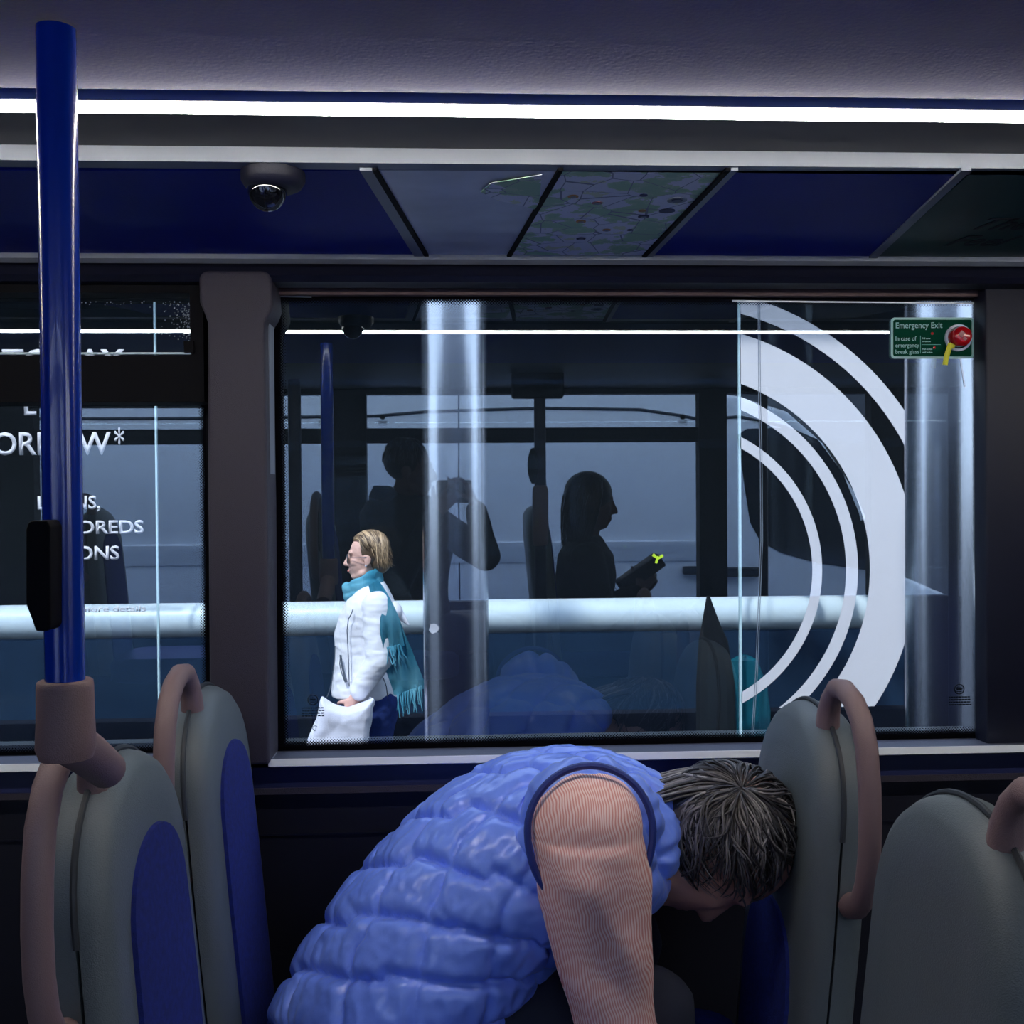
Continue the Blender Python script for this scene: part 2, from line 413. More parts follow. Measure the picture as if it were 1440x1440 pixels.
z565, z500, z415, z497 = zz(566, 2.0, 150), zz(499, 2.0, 150), zz(413, 2.0, 150), zz(496.5, 2.0, 150)
xr = xx(272, 2.0)
fr = MB(); fr.box(wl0, wl1+.01, 1.99, D+.03, z565, z500-.002); fr.box(wl0, wl1+.01, 1.99, D+.03, z415, zz(392, 2.0, 150)); fr.box(xr, wl1+.01, 1.99, D+.03, z500-.002, z415)
fr.build('window_frame', 'black', W1)
W16 = pane('window_7', wl0, xr, z500, z415, D-.005, None); W16['label'] = 'tilting top light of the left window'
MB().box(wl0, xr+.002, 1.985, 1.992, zz(498.5, 1.99, 150), zz(496, 1.99, 150)).build('bright_edge', 'edge', W16)
MB().prism(outl([(258, 480), (272, 479), (272, 497), (259, 497)], 1.985), (0, .02, 0)).build('latch', 'black', W1)

random.seed(12); q = MB()
for i in range(170):
    px = 268-abs(random.gauss(0, 14)); py = random.triangular(424, 486, 440)
    if random.random() < .25: px = random.uniform(60, 268); py = 424+abs(random.gauss(0, 3))
    p_ = at(px, py, D-.0055); k_ = random.uniform(.0004, .0012); q.box(p_.x-k_, p_.x+k_, p_.y-.0003, p_.y, p_.z-k_, p_.z+k_*random.uniform(.6, 1.5))
tag(q.build('dirt_specks', 'strip', W16), kind='stuff')
# ceiling panels: outlines taken on the ceiling plane
def cpoly(pts, z): return [atz(px, py, z) for px, py in pts]
def cpanel(name, pts, m, th=.012, z=zc, bev=0):
    return MB().prism(cpoly(pts, z), (0, 0, th)).build(name, m, bevel=bev)
BT = 240                                       # row where the panels meet the lamp channel
def lx(a, b, py): return a[0]+(b[0]-a[0])*(a[1]-py)/(a[1]-b[1])
def div(px0, py0, px1, py1): return lambda py: px0+(px1-px0)*(py0-py)/(py0-py1)
d1, d2, d3, d4 = div(585, 363, 524, 267), div(713, 363, 770, 267), div(905, 363, 998, 267), div(1220, 367, 1326, 267)
o = cpanel('ceiling_panel', [(-120, 364), (d1(364), 364), (d1(BT), BT), (-120, BT)], 'blue'); tag(o, 'plain blue ceiling panel holding the dome camera, left of the silver sheet', 'ceiling panel')
o = cpanel('ceiling_panel', [(d1(364)+17, 364), (d2(364), 364), (d2(BT), BT), (d1(BT)+17, BT)], 'silver'); tag(o, 'silver grey tapering ceiling sheet between blue panel and map', 'ceiling panel')
o = cpanel('ceiling_panel', [(d3(364)+9, 364), (d4(366), 366), (d4(BT), BT), (d3(BT)+14, BT)], 'blue'); tag(o, 'blue ceiling panel between the map and the green card', 'ceiling panel')
gp = cpanel('green_card', [(d4(366)+8, 366), (1560, 366), (1640, BT), (d4(BT)+14, BT)], 'greenpan'); tag(gp, 'dark green printed card in the ceiling at the far right', 'card')
for tx, px, py in (('The', 1357, 322), ('Feel', 1325, 345)):
    text(tx, 'lettering', 'greenink', gp, atz(px, py, zc-.001), X_, -Y_, .10, ext=.0005, bold=.0015, shear=.25, sx=.62)
# dividers
def divider(fn, offs, m, label, y0=366):
    a = MB().prism(cpoly([(fn(y0)+offs[0], y0), (fn(y0)+offs[1], y0), (fn(BT)+offs[1]*1.25, BT), (fn(BT)+offs[0]*1.25, BT)], zc-.004), (0, 0, .018)).build('panel_divider', m)
    return tag(a, label, 'divider')
divider(d1, (-1, 13), 'strip', 'pale grey divider strip left of the silver ceiling sheet')
divider(d1, (13, 19), 'black', 'black rubber divider along the left edge of the silver ceiling sheet')
divider(d2, (-1, 5), 'black', 'black rubber divider between the silver sheet and the map')
divider(d3, (-3, 3), 'black', 'black rubber divider along the right edge of the map')
divider(d3, (3, 11), 'strip', 'pale grey divider strip between the map and the blue panel')
divider(d4, (-2, 9), 'strip', 'pale grey divider strip between blue panel and green card')
# map poster
def map_mat():
    m, nt, out = node_mat('street_map_print'); N = nt.nodes; L = nt.links
    b = N.new('ShaderNodeBsdfPrincipled'); b.inputs['Roughness'].default_value = .5; L.new(b.outputs[0], out.inputs[0])
    tc = N.new('ShaderNodeTexCoord'); n = N.new('ShaderNodeTexNoise'); n.inputs['Scale'].default_value = 13; n.inputs['Detail'].default_value = 5; n.inputs['Roughness'].default_value = .6
    L.new(tc.outputs['Object'], n.inputs['Vector'])
    r = N.new('ShaderNodeValToRGB'); r.color_ramp.interpolation = 'CONSTANT'; e = r.color_ramp.elements
    e[0].color = (*lin((176, 214, 168)), 1); e[1].position = .46; e[1].color = (*lin((196, 222, 180)), 1)
    q = e.new(.5); q.color = (*lin((244, 244, 248)), 1); q = e.new(.63); q.color = (*lin((228, 232, 196)), 1)
    L.new(n.outputs['Fac'], r.inputs[0])
    v = N.new('ShaderNodeTexVoronoi'); v.feature = 'DISTANCE_TO_EDGE'; v.inputs['Scale'].default_value = 16; L.new(tc.outputs['Object'], v.inputs['Vector'])
    lt = N.new('ShaderNodeMath'); lt.operation = 'LESS_THAN'; lt.inputs[1].default_value = .012; L.new(v.outputs['Distance'], lt.inputs[0])
    mx = N.new('ShaderNodeMix'); mx.data_type = 'RGBA'; L.new(lt.outputs[0], mx.inputs[0]); L.new(r.outputs[0], mx.inputs[6]); mx.inputs[7].default_value = (*lin((140, 146, 156)), 1)
    L.new(mx.outputs[2], b.inputs['Base Color']); return m
M['map'] = map_mat()
mp = cpanel('map_poster', [(d2(364)+5, 364), (d3(364)-3, 364), (d3(BT)-3, BT), (d2(BT)+6, BT)], 'map')
tag(mp, 'pale green and grey street map poster in the ceiling', 'poster')
random.seed(3)
def badge(px, py, r, m, ring=None):
    p = atz(px, py, zc-.001); q = MB()
    q.rings([[p+V((r*cos(a), r*sin(a), dz)) for a in [2*pi*i/20 for i in range(20)]] for dz in (0, .001)])
    q.build('map_badge', m, mp)
    if ring:
        p2 = p-V((0, 0, .001)); q = MB(); r2 = r*.55
        q.rings([[p2+V((r2*cos(a), r2*sin(a), dz)) for a in [2*pi*i/20 for i in range(20)]] for dz in (0, .0008)]); q.build('map_badge', ring, mp)
M['orange'] = mat('orange_print', (190, 140, 80), .5); M['rose'] = mat('rose_print', (170, 110, 110), .5)
for px, py, r, m, g in ((952, 282, .015, 'strip', 'navy'), (938, 297, .0125, 'navy', None), (905, 305, .009, 'navy', 'strip'), (806, 277, .008, 'orange', 'strip'), (840, 286, .008, 'rose', 'strip'),
                        (817, 312, .008, 'orange', 'strip'), (817, 336, .008, 'navy', 'strip'), (853, 324, .007, 'orange', 'strip'), (903, 297, .006, 'orange', None), (905, 275, .006, 'navy', None), (886, 324, .005, 'navy', None)):
    badge(px, py, r, m, g)
mc = MB().prism(cpoly([(676, 270), (690, 258), (762, 246), (757, 296), (744, 292), (700, 282)], zc-.0035), (0, 0, .001)).build('map_reflection', 'map')  # the map's reflection in the silver sheet, built as a thin printed piece
tag(mc, 'corner of a green map leaflet built as a printed piece on the silver ceiling sheet', 'reflection')
# lamp channel above the frame of the window
yb = atz(646, BT, zc).y
ch = MB().box(BX0+.05, BX1-.05, yb-.03, yb, zc, zc+.02); struct(ch.build('trim_16', 'strip'), 'grey channel edging the ceiling panels')
Yled = 2*D - (zc-CAM.z)*FPX/(700-467)
ld = empty('ceiling_lamp', (0, Yled, zc)); tag(ld, 'long thin white strip lamp running along the ceiling', 'lamp')
MB().box(-2.3, 3.2, Yled-.0045, Yled+.0045, zc-.003, zc+.003).build('diffuser', 'led', ld)
MB().box(-2.32, 3.22, Yled-.02, Yled+.02, zc+.003, zc+.02).build('housing', 'strip', ld)
# aisle panels
o = MB().box(BX0+.05, BX1-.05, .55, Yled-.05, zc+.004, zc+.02).build('ceiling_panel', 'blue'); tag(o, 'long dark blue ceiling panel over the aisle', 'ceiling panel')
# dome camera
p = atz(378, 270, zc); dc = empty('dome_camera', p); tag(dc, 'black dome security camera on the blue ceiling panel', 'security camera')
yd = 1.47; pd = at(376, 276, yd)
dc.location = (pd.x, pd.y, zc)
MB().rings and None
q = MB(); R = []
for r, dz in ((.043, 0), (.043, -.012), (.038, -.020), (.030, -.024)):
    R.append([V((pd.x+.008+r*cos(a), pd.y+r*sin(a), zc+dz)) for a in [2*pi*i/32 for i in range(32)]])
q.rings(R); q.build('housing', 'beam', dc, smooth=True)
q = MB(); q.ell((pd.x, pd.y, zc-.022), X_*.027, Y_*.027, Z_*.031); q.build('dome_glass', 'dome', dc, smooth=True, ang=180)

# ============================================================ SEATS
def seat_outline(s, hw, ztop, zbot, n=22):
    pts = []
    for i in range(n+1):
        a = pi*i/n; pts.append((hw*s*cos(a)*(1 if True else 1), ztop-(1-s)*.16-.17*s+.17*s*sin(a)**.85 if sin(a) > 0 else ztop-.17*s-(1-s)*.16))
    pts += [(-hw*s*1.04, (ztop+zbot)/2), (-hw*s, zbot), (hw*s, zbot), (hw*s*1.04, (ztop+zbot)/2)]
    return pts
def make_seat(g, origin, hs=-1, low=0.0):
    """g=+1 faces +x, g=-1 faces -x; hs=-1 puts the grab handle on the -y side"""
    ox, oy, oz = origin; e = empty('bus_seat', origin)
    lean = lambda z: (1.02-z)*.09
    def P(x, y, z): return V((ox+g*(x+lean(z)), oy+y, oz+z))
    mb = MB(); R = []
    for x, s in ((-.09, .55), (-.086, .78), (-.075, .9), (-.055, .98), (-.035, 1.0)):
        R.append([P(x, y, z) for y, z in seat_outline(s, .172, 1.02, .38)])
    mb.rings(R); mb.build('back_shell', 'seat', e, smooth=True, ang=50)
    mb = MB(); R = []
    for x, s in ((-.031, 1.0), (-.018, .985), (-.006, .94), (.002, .86), (.005, .6)):
        R.append([P(x, y, z) for y, z in seat_outline(s, .172, 1.02, .38)])
    mb.rings(R); mb.build('front_pad', 'seat', e, smooth=True, ang=50)
    mb = MB(); ol = seat_outline(1.012, .172, 1.02, .38); mb.tube([P(-.033, y, z) for y, z in ol[:23]], .004, 8); mb.build('seam', 'seam', e, smooth=True)
    mb = MB(); R = []
    for x, s in ((.001, .66), (.010, .645), (.012, .5)):
        R.append([P(x, y, z) for y, z in seat_outline(s, .172, .985-low, .42)])
    mb.rings(R); mb.build('fabric_inset', 'fabric', e, smooth=True, ang=50)
    mb = MB(); mb.loft([(P(.22, 0, .36)+Z_*dz, X_*(.235*s), Y_*(.2*s)) for dz, s in ((-.01, .9), (0, 1), (.06, 1), (.085, .93), (.09, .7))], p=5); mb.build('cushion', 'fabric', e, smooth=True, ang=50)
    mb = MB(); mb.box(min(P(.1,0,0).x, P(.3,0,0).x)-.03, max(P(.1,0,0).x, P(.3,0,0).x), oy-.04, oy+.04, max(oz, FLOOR), oz+.36)
    mb.box(min(P(.05,0,0).x, P(.35,0,0).x), max(P(.05,0,0).x, P(.35,0,0).x), oy-.12, oy+.12, max(oz, FLOOR), max(oz, FLOOR)+.02); mb.build('pedestal', 'black', e)
    h = [(-.075, .985), (-.085, 1.02), (-.10, 1.042), (-.13, 1.062), (-.17, 1.066), (-.215, 1.056), (-.25, 1.035), (-.275, 1.0), (-.287, .95), (-.29, .90), (-.285, .85), (-.272, .81), (-.25, .78), (-.225, .765), (-.185, .755)]
    h = [((y+.075)*.8-.075, z) for y, z in h]
    mb = MB(); mb.tube([V((ox+g*(-.03), oy-y*hs if hs > 0 else oy+y, oz+z)) for y, z in h], [.019, .017]+[.0155]*10+[.016, .018, .02], 14)
    mb.build('grab_handle', 'socket', e, smooth=True, ang=60)
    return e
SA = make_seat(1, (-.396, 1.79, FLOOR-.01)); tag(SA, 'blue and grey seat beside the pillar, nearest the glass on the left', 'seat', 'seats facing the table gap')
SB = make_seat(1, (-.395, 1.33, FLOOR-.01)); tag(SB, 'grey seat at lower left next to the blue pole socket', 'seat', 'seats facing the table gap')
SC = make_seat(-1, (.530, 1.68, FLOOR-.03), low=.22); tag(SC, 'grey plain shelled seat right of the bent passenger head', 'seat', 'seats facing the table gap')
SD = make_seat(-1, (.515, 1.12, FLOOR-.03), low=.22); tag(SD, 'grey seat cut off in the lower right corner', 'seat', 'seats facing the table gap')
# seats behind the camera (seen only mirrored)
S2 = make_seat(1, (.34, -.19, FLOOR+.27), hs=1)
S2['label'] = 'seat behind the mirrored reading woman, on the raised step'; S2['category'] = 'seat'; S2['group'] = 'seats on the raised step'
for x, lb in ((-.52, 'seat on the raised step behind the mirrored photographer'), (-1.40, 'seat on the raised step mirrored behind the lettering')):
    c = copy_tree(S2); c.location.x = x; c['label'] = lb
# ============================================================ POLES
def pole(p0, p1, r, label, ztop, zbot, name='handrail_pole', m='pole'):
    d = (p1-p0).normalized(); e = empty(name, p0+d*((zbot-p0.z)/d.z)); tag(e, label, 'pole')
    MB().tube([p0+d*((z-p0.z)/d.z) for z in (ztop, (ztop+zbot)/2, zbot)], r, 28).build('tube', m, e, smooth=True, ang=60); return e
pa, pb = at(82, 267, 1.03), at(91.5, 950, 1.03)
P1 = pole(pa, pb, .0182, 'glossy blue handrail pole at the left edge in front of the lettering', zc, 1.56)
d = (pb-pa).normalized()
def onp(py): return at(82+(py-267)*.0139, py, 1.03)
mb = MB(); mb.tube([onp(y) for y in (956, 958, 966, 1010, 1050, 1066)], [.0235, .0252, .0258, .0262, .0275, .024], 28)
mb.tube([onp(1040), at(125, 1062, 1.09), at(150, 1082, 1.15)], [.022, .021, .02], 20); mb.build('socket', 'socket', P1, smooth=True, ang=50)
mb = MB(); mb.prism([at(x, y, .985) for x, y in ((44, 732), (66, 732), (71, 740), (71, 882), (66, 888), (50, 888), (44, 870), (36, 850), (36, 745), (39, 735))], (0, .03, 0)); mb.build('bell_box', 'black', P1, bevel=.003)
# mirrored poles
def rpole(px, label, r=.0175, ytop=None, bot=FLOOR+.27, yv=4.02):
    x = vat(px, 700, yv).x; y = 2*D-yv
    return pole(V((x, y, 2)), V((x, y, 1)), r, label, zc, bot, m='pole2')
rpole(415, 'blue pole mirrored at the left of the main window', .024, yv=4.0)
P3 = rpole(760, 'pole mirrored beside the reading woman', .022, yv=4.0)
y3 = 2*D-4.0
q = MB(); p = vat(757, 541, 4.0); q.box(p.x-.1, p.x+.095, y3-.04, y3+.035, p.z-.05, p.z+.06); q.build('display_box', 'black', P3, bevel=.01)
q = MB(); p = vat(750, 655, 4.0); q.ell(p, X_*.022, Y_*.03, Z_*.068); q.build('bell_push', 'black', P3, smooth=True)
q = MB(); a = vat(760, 690, 4.0); b_ = vat(760, 760, 4.0); q.caps(a, b_, .03, .03); q.build('sleeve', 'socket', P3, smooth=True)
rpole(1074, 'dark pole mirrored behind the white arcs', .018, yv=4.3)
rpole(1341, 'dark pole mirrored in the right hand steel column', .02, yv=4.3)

# ============================================================ OUTSIDE, SEEN SIDE
g = MB().box(-14, 14, D+.6, 14, -.1, 0.0); struct(g.build('floor', 'pave'), 'paved footway'); 
g = MB().box(-14, 14, -14, D+.6, -.25, -.12); struct(g.build('floor', 'road'), 'asphalt road')
YG, YR, YW = 5.3, 5.62, 6.3
# dark building front
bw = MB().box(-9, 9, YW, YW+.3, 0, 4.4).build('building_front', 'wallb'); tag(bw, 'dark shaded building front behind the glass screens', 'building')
lw = MB().box(-9, 9, YW-.08, YW, 0, zz(893, YW-.08)); lw = lw.build('low_wall', 'lowwall'); tag(lw, 'blue teal low wall under the white rail', 'low wall')
pl = MB().box(-9, 9, YW-.2, YW-.08, 0, zz(1007, YW-.2)); pl = pl.build('plinth', 'plinth'); tag(pl, 'dark navy plinth at the foot of the low wall', 'plinth')
# white rail
zr = (zz(845, YR-.08)+zz(893, YR-.08))/2; rr = (zz(845, YR-.08)-zz(893, YR-.08))/2
rl = empty('guard_rail', (0, YR, 0)); tag(rl, 'thick round white guard rail running behind the glass screens', 'rail')
MB().tube([V((-9, YR, zr)), V((0, YR, zr)), V((9, YR, zr))], rr, 40).build('rail_tube', 'rail', rl, smooth=True, ang=60)
for x in (-6, -3.2, 5.5): MB().tube([V((x, YR+.1, 0)), V((x, YR+.1, zr))], .05, 16).build('post', 'wallb', rl, smooth=True)
# tapered dark wedge shape by the rail
Yk = YR-.2
kp = at(1005, 842, Yk)
Yk -= .045
kv = MB(); kv.loft([(at(996, 838, Yk), X_*.008, Y_*.012), (at(997, 850, Yk), X_*.02, Y_*.02), (at(1000, 880, Yk), X_*.05, Y_*.032), (at(1003, 900, Yk), X_*.075, Y_*.038), (at(1006, 960, Yk), X_*.10, Y_*.042), (V((at(1008, 960, Yk).x, Yk, 0)), X_*.11, Y_*.045)], n=12)
Yk += .045
tag(kv.build('dark_wedge', 'charcoal'), 'dark pointed wedge rising in front of the white rail', 'cover')
bn = MB(); cb = at(1050, 1000, Yk); 
bn.loft([(V((cb.x, Yk+.05, 0)), X_*.12, Y_*.045), (V((cb.x, Yk+.05, zz(1010, Yk))), X_*.14, Y_*.045), (V((cb.x, Yk+.05, zz(970, Yk))), X_*.12, Y_*.045), (V((cb.x, Yk+.05, zz(935, Yk))), X_*.07, Y_*.04), (V((cb.x, Yk+.05, zz(928, Yk))), X_*.02, Y_*.02)], n=24)
tag(bn.build('litter_bin', 'teal', smooth=True), 'teal rounded bin half hidden at the left edge of the arc screen', 'bin')
bp_ = [at(x, y, YR-.2) for x, y in ((1376, 800), (1384, 800), (1390, 1060), (1374, 1060))]
bp_[2].z = bp_[3].z = 0
tb = MB(); tb.prism(bp_, (0, .06, 0)); tag(tb.build('banner', 'teal'), 'teal upright banner to the right of the right steel column', 'banner')
# glass screens
G_scr = glass_mat('screen_glass', .015, (.93, .96, .97))
def screen(x0, x1, label):
    e = empty('glass_screen', ((x0+x1)/2, YG, 0)); tag(e, label, 'glass screen')
    MB().box(x0, x1, YG, YG+.012, .15, 3.05).build('glass_panel', G_scr, e)
    MB().box(x0, x1, YG-.01, YG+.022, 0, .15).build('bottom_rail', 'wallb', e)
    return e
def edge(e, x, m='edge', wd=.0045):
    MB().box(x-wd, x+wd, YG-.004, YG+.014, .15, 3.05).build('panel_edge', m, e)
s1 = screen(-4.2, xx(220.5, YG), 'clear glass screen with white lettering at the left'); edge(s1, xx(220.5, YG))
s2 = screen(xx(220.5, YG)+.01, xx(1039, YG), 'plain clear glass screen behind the walking woman')
s3 = screen(xx(1041, YG), xx(1384, YG), 'glass screen printed with large white concentric arcs'); edge(s3, xx(1040.5, YG), wd=.006); edge(s3, xx(1384, YG))
# arcs
YA = YG-.004
cc = at(949, 803, YA); mpp = (at(1049, 803, YA)-cc).length/100
xlim = xx(1041.5, YA); zlim = zz(994.5, YA, 1150); ztop = zz(395, YA, 1150)
def arc(Ro, Ri, a0=-pi/2, a1=pi/2, n=140):
    outer = []; inner = []
    mb = MB(); bm = mb.bm
    for i in range(n+1):
        a = a0+(a1-a0)*i/n
        outer.append(V((cc.x+Ro*mpp*cos(a), 0, cc.z+Ro*mpp*sin(a)))); inner.append(V((cc.x+Ri*mpp*cos(a), 0, cc.z+Ri*mpp*sin(a))))
    vs = [[bm.verts.new((p.x, YA, p.z)) for p in L_] for L_ in (outer, inner)]
    for i in range(n): bm.faces.new((vs[0][i], vs[0][i+1], vs[1][i+1], vs[1][i]))
    for co, no in (((xlim, 0, 0), (-1, 0, 0)), ((0, 0, zlim), (0, 0, -1)), ((0, 0, ztop), (0, 0, 1))):
        bmesh.ops.bisect_plane(bm, geom=bm.verts[:]+bm.edges[:]+bm.faces[:], plane_co=co, plane_no=no, clear_outer=True)
    ex = bmesh.ops.extrude_face_region(bm, geom=bm.faces[:])
    bmesh.ops.translate(bm, verts=[v for v in ex['geom'] if isinstance(v, bmesh.types.BMVert)], vec=(0, .002, 0))
    mb.build('printed_arc', 'decal', s3)
arc(208, 194); arc(259, 242); arc(342, 276); arc(394, 369, a0=0)
lnm = MB(); 
pts = [at(x, y, YA) for x, y in ((1066, 420), (1067, 560), (1069, 640), (1070, 760), (1066, 860), (1063, 940), (1057, 1035))]
lnm.tube(pts, .0022, 5); pts = [p+V((.009, 0, 0)) for p in pts]; lnm.tube(pts, .002, 5); lnm.build('sealant_line', 'strip', s3)
# lettering
def wtext(body, px0, px1, pyb, pyt, name='lettering', bold=.0, al='L'):
    """capitals from px0 to px1 with baseline pyb and cap top pyt"""
    me = text(body, None, None, None, (0, 0, 0), X_, Z_, 1.0, ext=0, bold=bold)
    xs_ = [v.co.x for v in me.vertices]; zs_ = [v.co.z for v in me.vertices if True]
    a, b_ = at(px0, pyb, YA), at(px1, pyb, YA); t_ = at(px0, pyt, YA)
    capz = .729
    sx = (b_.x-a.x)/(max(xs_)-min(xs_)); sz = (t_.z-a.z)/capz
    bm = bmesh.new(); bm.from_mesh(me)
    for v in bm.verts: v.co = V((a.x+(v.co.x-min(xs_))*sx, YA, a.z+v.co.z*sz))
    ex = bmesh.ops.extrude_face_region(bm, geom=bm.faces[:])
    bmesh.ops.translate(bm, verts=[v for v in ex['geom'] if isinstance(v, bmesh.types.BMVert)], vec=(0, .002, 0))
    me2 = bpy.data.meshes.new(name); bm.to_mesh(me2); bm.free()
    return link(name, me2, M['decal'], s1)
wtext('TODAY', 3, 175, 524, 490, bold=.022)
wtext('E', 34, 51, 583, 552, bold=.022)
wtext('TOMORROW', -105, 156, 640, 607, bold=.016)
wtext('*', 161, 175, 640, 601, bold=.008)
wtext('LOANS,', 53, 141, 716, 697, bold=.022)
wtext('HUNDREDS', 46, 202, 751, 732, bold=.022)
wtext('OPTIONS', 42, 168, 788, 768, bold=.022)
wtext('for more details', 86, 205, 861, 852, bold=.014)
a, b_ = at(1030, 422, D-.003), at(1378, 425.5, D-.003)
MB().prism([a, b_, b_-Z_*.0028, a-Z_*.0028], (0, .002, 0)).build('reflection_strip', 'rail', W2)  # white strips stand in for a ceiling reflection along the pane top
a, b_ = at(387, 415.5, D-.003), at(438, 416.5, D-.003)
MB().prism([a, b_, b_-Z_*.0022, a-Z_*.0022], (0, .002, 0)).build('reflection_strip', 'rail', W2)
# steel columns
def column(pxl, pxr, Yc, label, tape=False):
    xl, xr_ = xx(pxl, Yc, 720), xx(pxr, Yc, 720); x = (xl+xr_)/2; r = (xr_-xl)/2
    e = empty('steel_column', (x, Yc, 0)); tag(e, label, 'column', 'round steel columns outside the window')
    MB().tube([V((x, Yc, z)) for z in (0, .9, 1.8, 2.6, 3.1)], r, 96).build('shaft', 'steel', e, smooth=True, ang=80)
    MB().tube([V((x, Yc, 0)), V((x, Yc, .06)), V((x, Yc, .075))], [r*1.25, r*1.25, r*1.02], 64).build('base_ring', 'steel', e, smooth=True, ang=50)
    return e, x, r
c1, x1, r1 = column(594, 686, 4.3, 'polished steel column just behind the walking woman')
c2, x2, r2 = column(1276, 1367, 4.3, 'polished steel column behind the emergency exit sign')
q = MB(); random.seed(5)
ang0 = -pi/2-.72; zt = zz(883, 4.2)
pts = []
for i in range(14):
    a = 2*pi*i/14; k = random.uniform(.75, 1.15)
    th = ang0+.20*k*cos(a); pts.append(V((x1+(r1+.002)*cos(th), 4.3+(r1+.002)*sin(th), zt+.019*k*sin(a))))
q.prism(pts, (0, -.002, 0)); q.build('torn_tape', 'tape', c1)
q = MB(); th0, th1 = -pi/2+.12, -pi/2+.30
zt0, zt1 = zz(500, 4.2, 1350), zz(545, 4.2, 1350)
q.prism([V((x2+(r2+.001)*cos(a), 4.3+(r2+.001)*sin(a), z)) for a, z in ((th0, zt0), (th0+.05, zt0), (th1+.05, zt1), (th1, zt1))], (0, -.001, 0)); q.build('drip_streak', 'tape', c2)
# canopy above
cn = MB().box(-9, 9, 5.0, YW, 3.05, 3.2).build('canopy', 'wallb'); tag(cn, 'dark canopy slab above the glass screens', 'canopy')

# ============================================================ PEOPLE
def head(mb, c, F, U, s=1.0):
    F = V(F).normalized(); U = V(U); U = (U-F*U.dot(F)).normalized(); S = F.cross(U)
    c = V(c); P = lambda f, sd, u: c+(F*f+S*sd+U*u)*s
    E = lambda p, a, b, h: mb.ell(P(*p), F*(a*s), S*(b*s), U*(h*s))
    E((-.012, 0, .022), .094, .074, .086); E((.028, 0, -.035), .062, .058, .082); E((.0, 0, -.055), .05, .056, .055)
    E((.060, 0, -.098), .024, .026, .019); mb.caps(P(.02, .04, -.085), P(.055, .012, -.1), .022*s, .02*s); mb.caps(P(.02, -.04, -.085), P(.055, -.012, -.1), .022*s, .02*s)
    mb.caps(P(.086, 0, .004), P(.106, 0, -.038), .009*s, .013*s); E((.092, .012, -.043), .011, .009, .008); E((.092, -.012, -.043), .011, .009, .008)
    E((.082, 0, -.068), .014, .022, .007); E((.080, 0, -.08), .014, .02, .007)
    E((.075, 0, .018), .016, .048, .012); E((.058, .036, -.03), .024, .02, .022); E((.058, -.036, -.03), .024, .02, .022)
    for k in (1, -1): E((-.008, .074*k, -.018), .019, .009, .031); E((-.003, .072*k, -.04), .012, .008, .013)
    return P, F, S, U
def hand(mb, w, d, n, side, curl=.5, s=1.0):
    """w wrist, d finger direction, n palm normal (fingers curl to n), side = thumb side"""
    d = V(d).normalized(); n = V(n); n = (n-d*n.dot(d)).normalized(); t = V(side); t = (t-d*t.dot(d)-n*t.dot(n)).normalized(); w = V(w)
    mb.loft([(w-d*.01, t*.026*s, n*.019*s), (w+d*.03*s, t*.034*s, n*.017*s), (w+d*.085*s, t*.041*s, n*.014*s), (w+d*.095*s, t*.036*s, n*.01*s)], n=16)
    for i, (L_, o) in enumerate(((.072, .031), (.08, .0105), (.074, -.0105), (.058, -.031))):
        p = w+d*(.088-.004*abs(i-1))*s+t*o*s; a = curl*.6; r = .0088*s
        for k, f in enumerate((.45, .32, .26)):
            q = p+(d*cos(a)+n*sin(a))*(L_*f*s); mb.caps(p, q, r, r*.92, n=10); p = q; a += curl; r *= .93
    p = w+d*.03*s+t*.026*s; q = p+(d*.55+t*.75+n*.35*(1+curl)).normalized()*.038*s; mb.caps(p, q, .013*s, .011*s, n=10)
    q2 = q+(d*.8+t*.3+n*(.3+curl)).normalized()*.032*s; mb.caps(q, q2, .0105*s, .0085*s, n=10)
def locks(mb, lays, rows, fn, col):
    pass
def hair_locks(name, m, parent, gen, count, base=None, seg=7, n=5):
    """gen(i) -> (points, radius, shade); locks are thin tapered tubes carrying a shade colour"""
    bm = bmesh.new(); lay = bm.loops.layers.float_color.new('lock')
    def addmesh(mb_, shade):
        k0 = len(bm.faces); me = mb_.mesh('x'); bm.from_mesh(me); bpy.data.meshes.remove(me); bm.faces.ensure_lookup_table()
        for f in bm.faces[k0:]:
            for l in f.loops: l[lay] = (shade, shade, shade, 1)
    if base is not None: addmesh(base, .12)
    for i in range(count):
        pts, r, sh = gen(i); mb_ = MB(); m_ = len(pts)
        mb_.tube(pts, [max(r*(1-abs(2*k/(m_-1)-.8)**2.2*.75), r*.12) for k in range(m_)], n); addmesh(mb_, sh)
    me = bpy.data.meshes.new(name); bm.to_mesh(me); bm.free(); return link(name, me, m, parent, True, 180)
def bez(p0, p1, p2, p3, n=7):
    return [p0*(1-t)**3+p1*3*t*(1-t)**2+p2*3*t*t*(1-t)+p3*t**3 for t in [i/(n-1) for i in range(n)]]

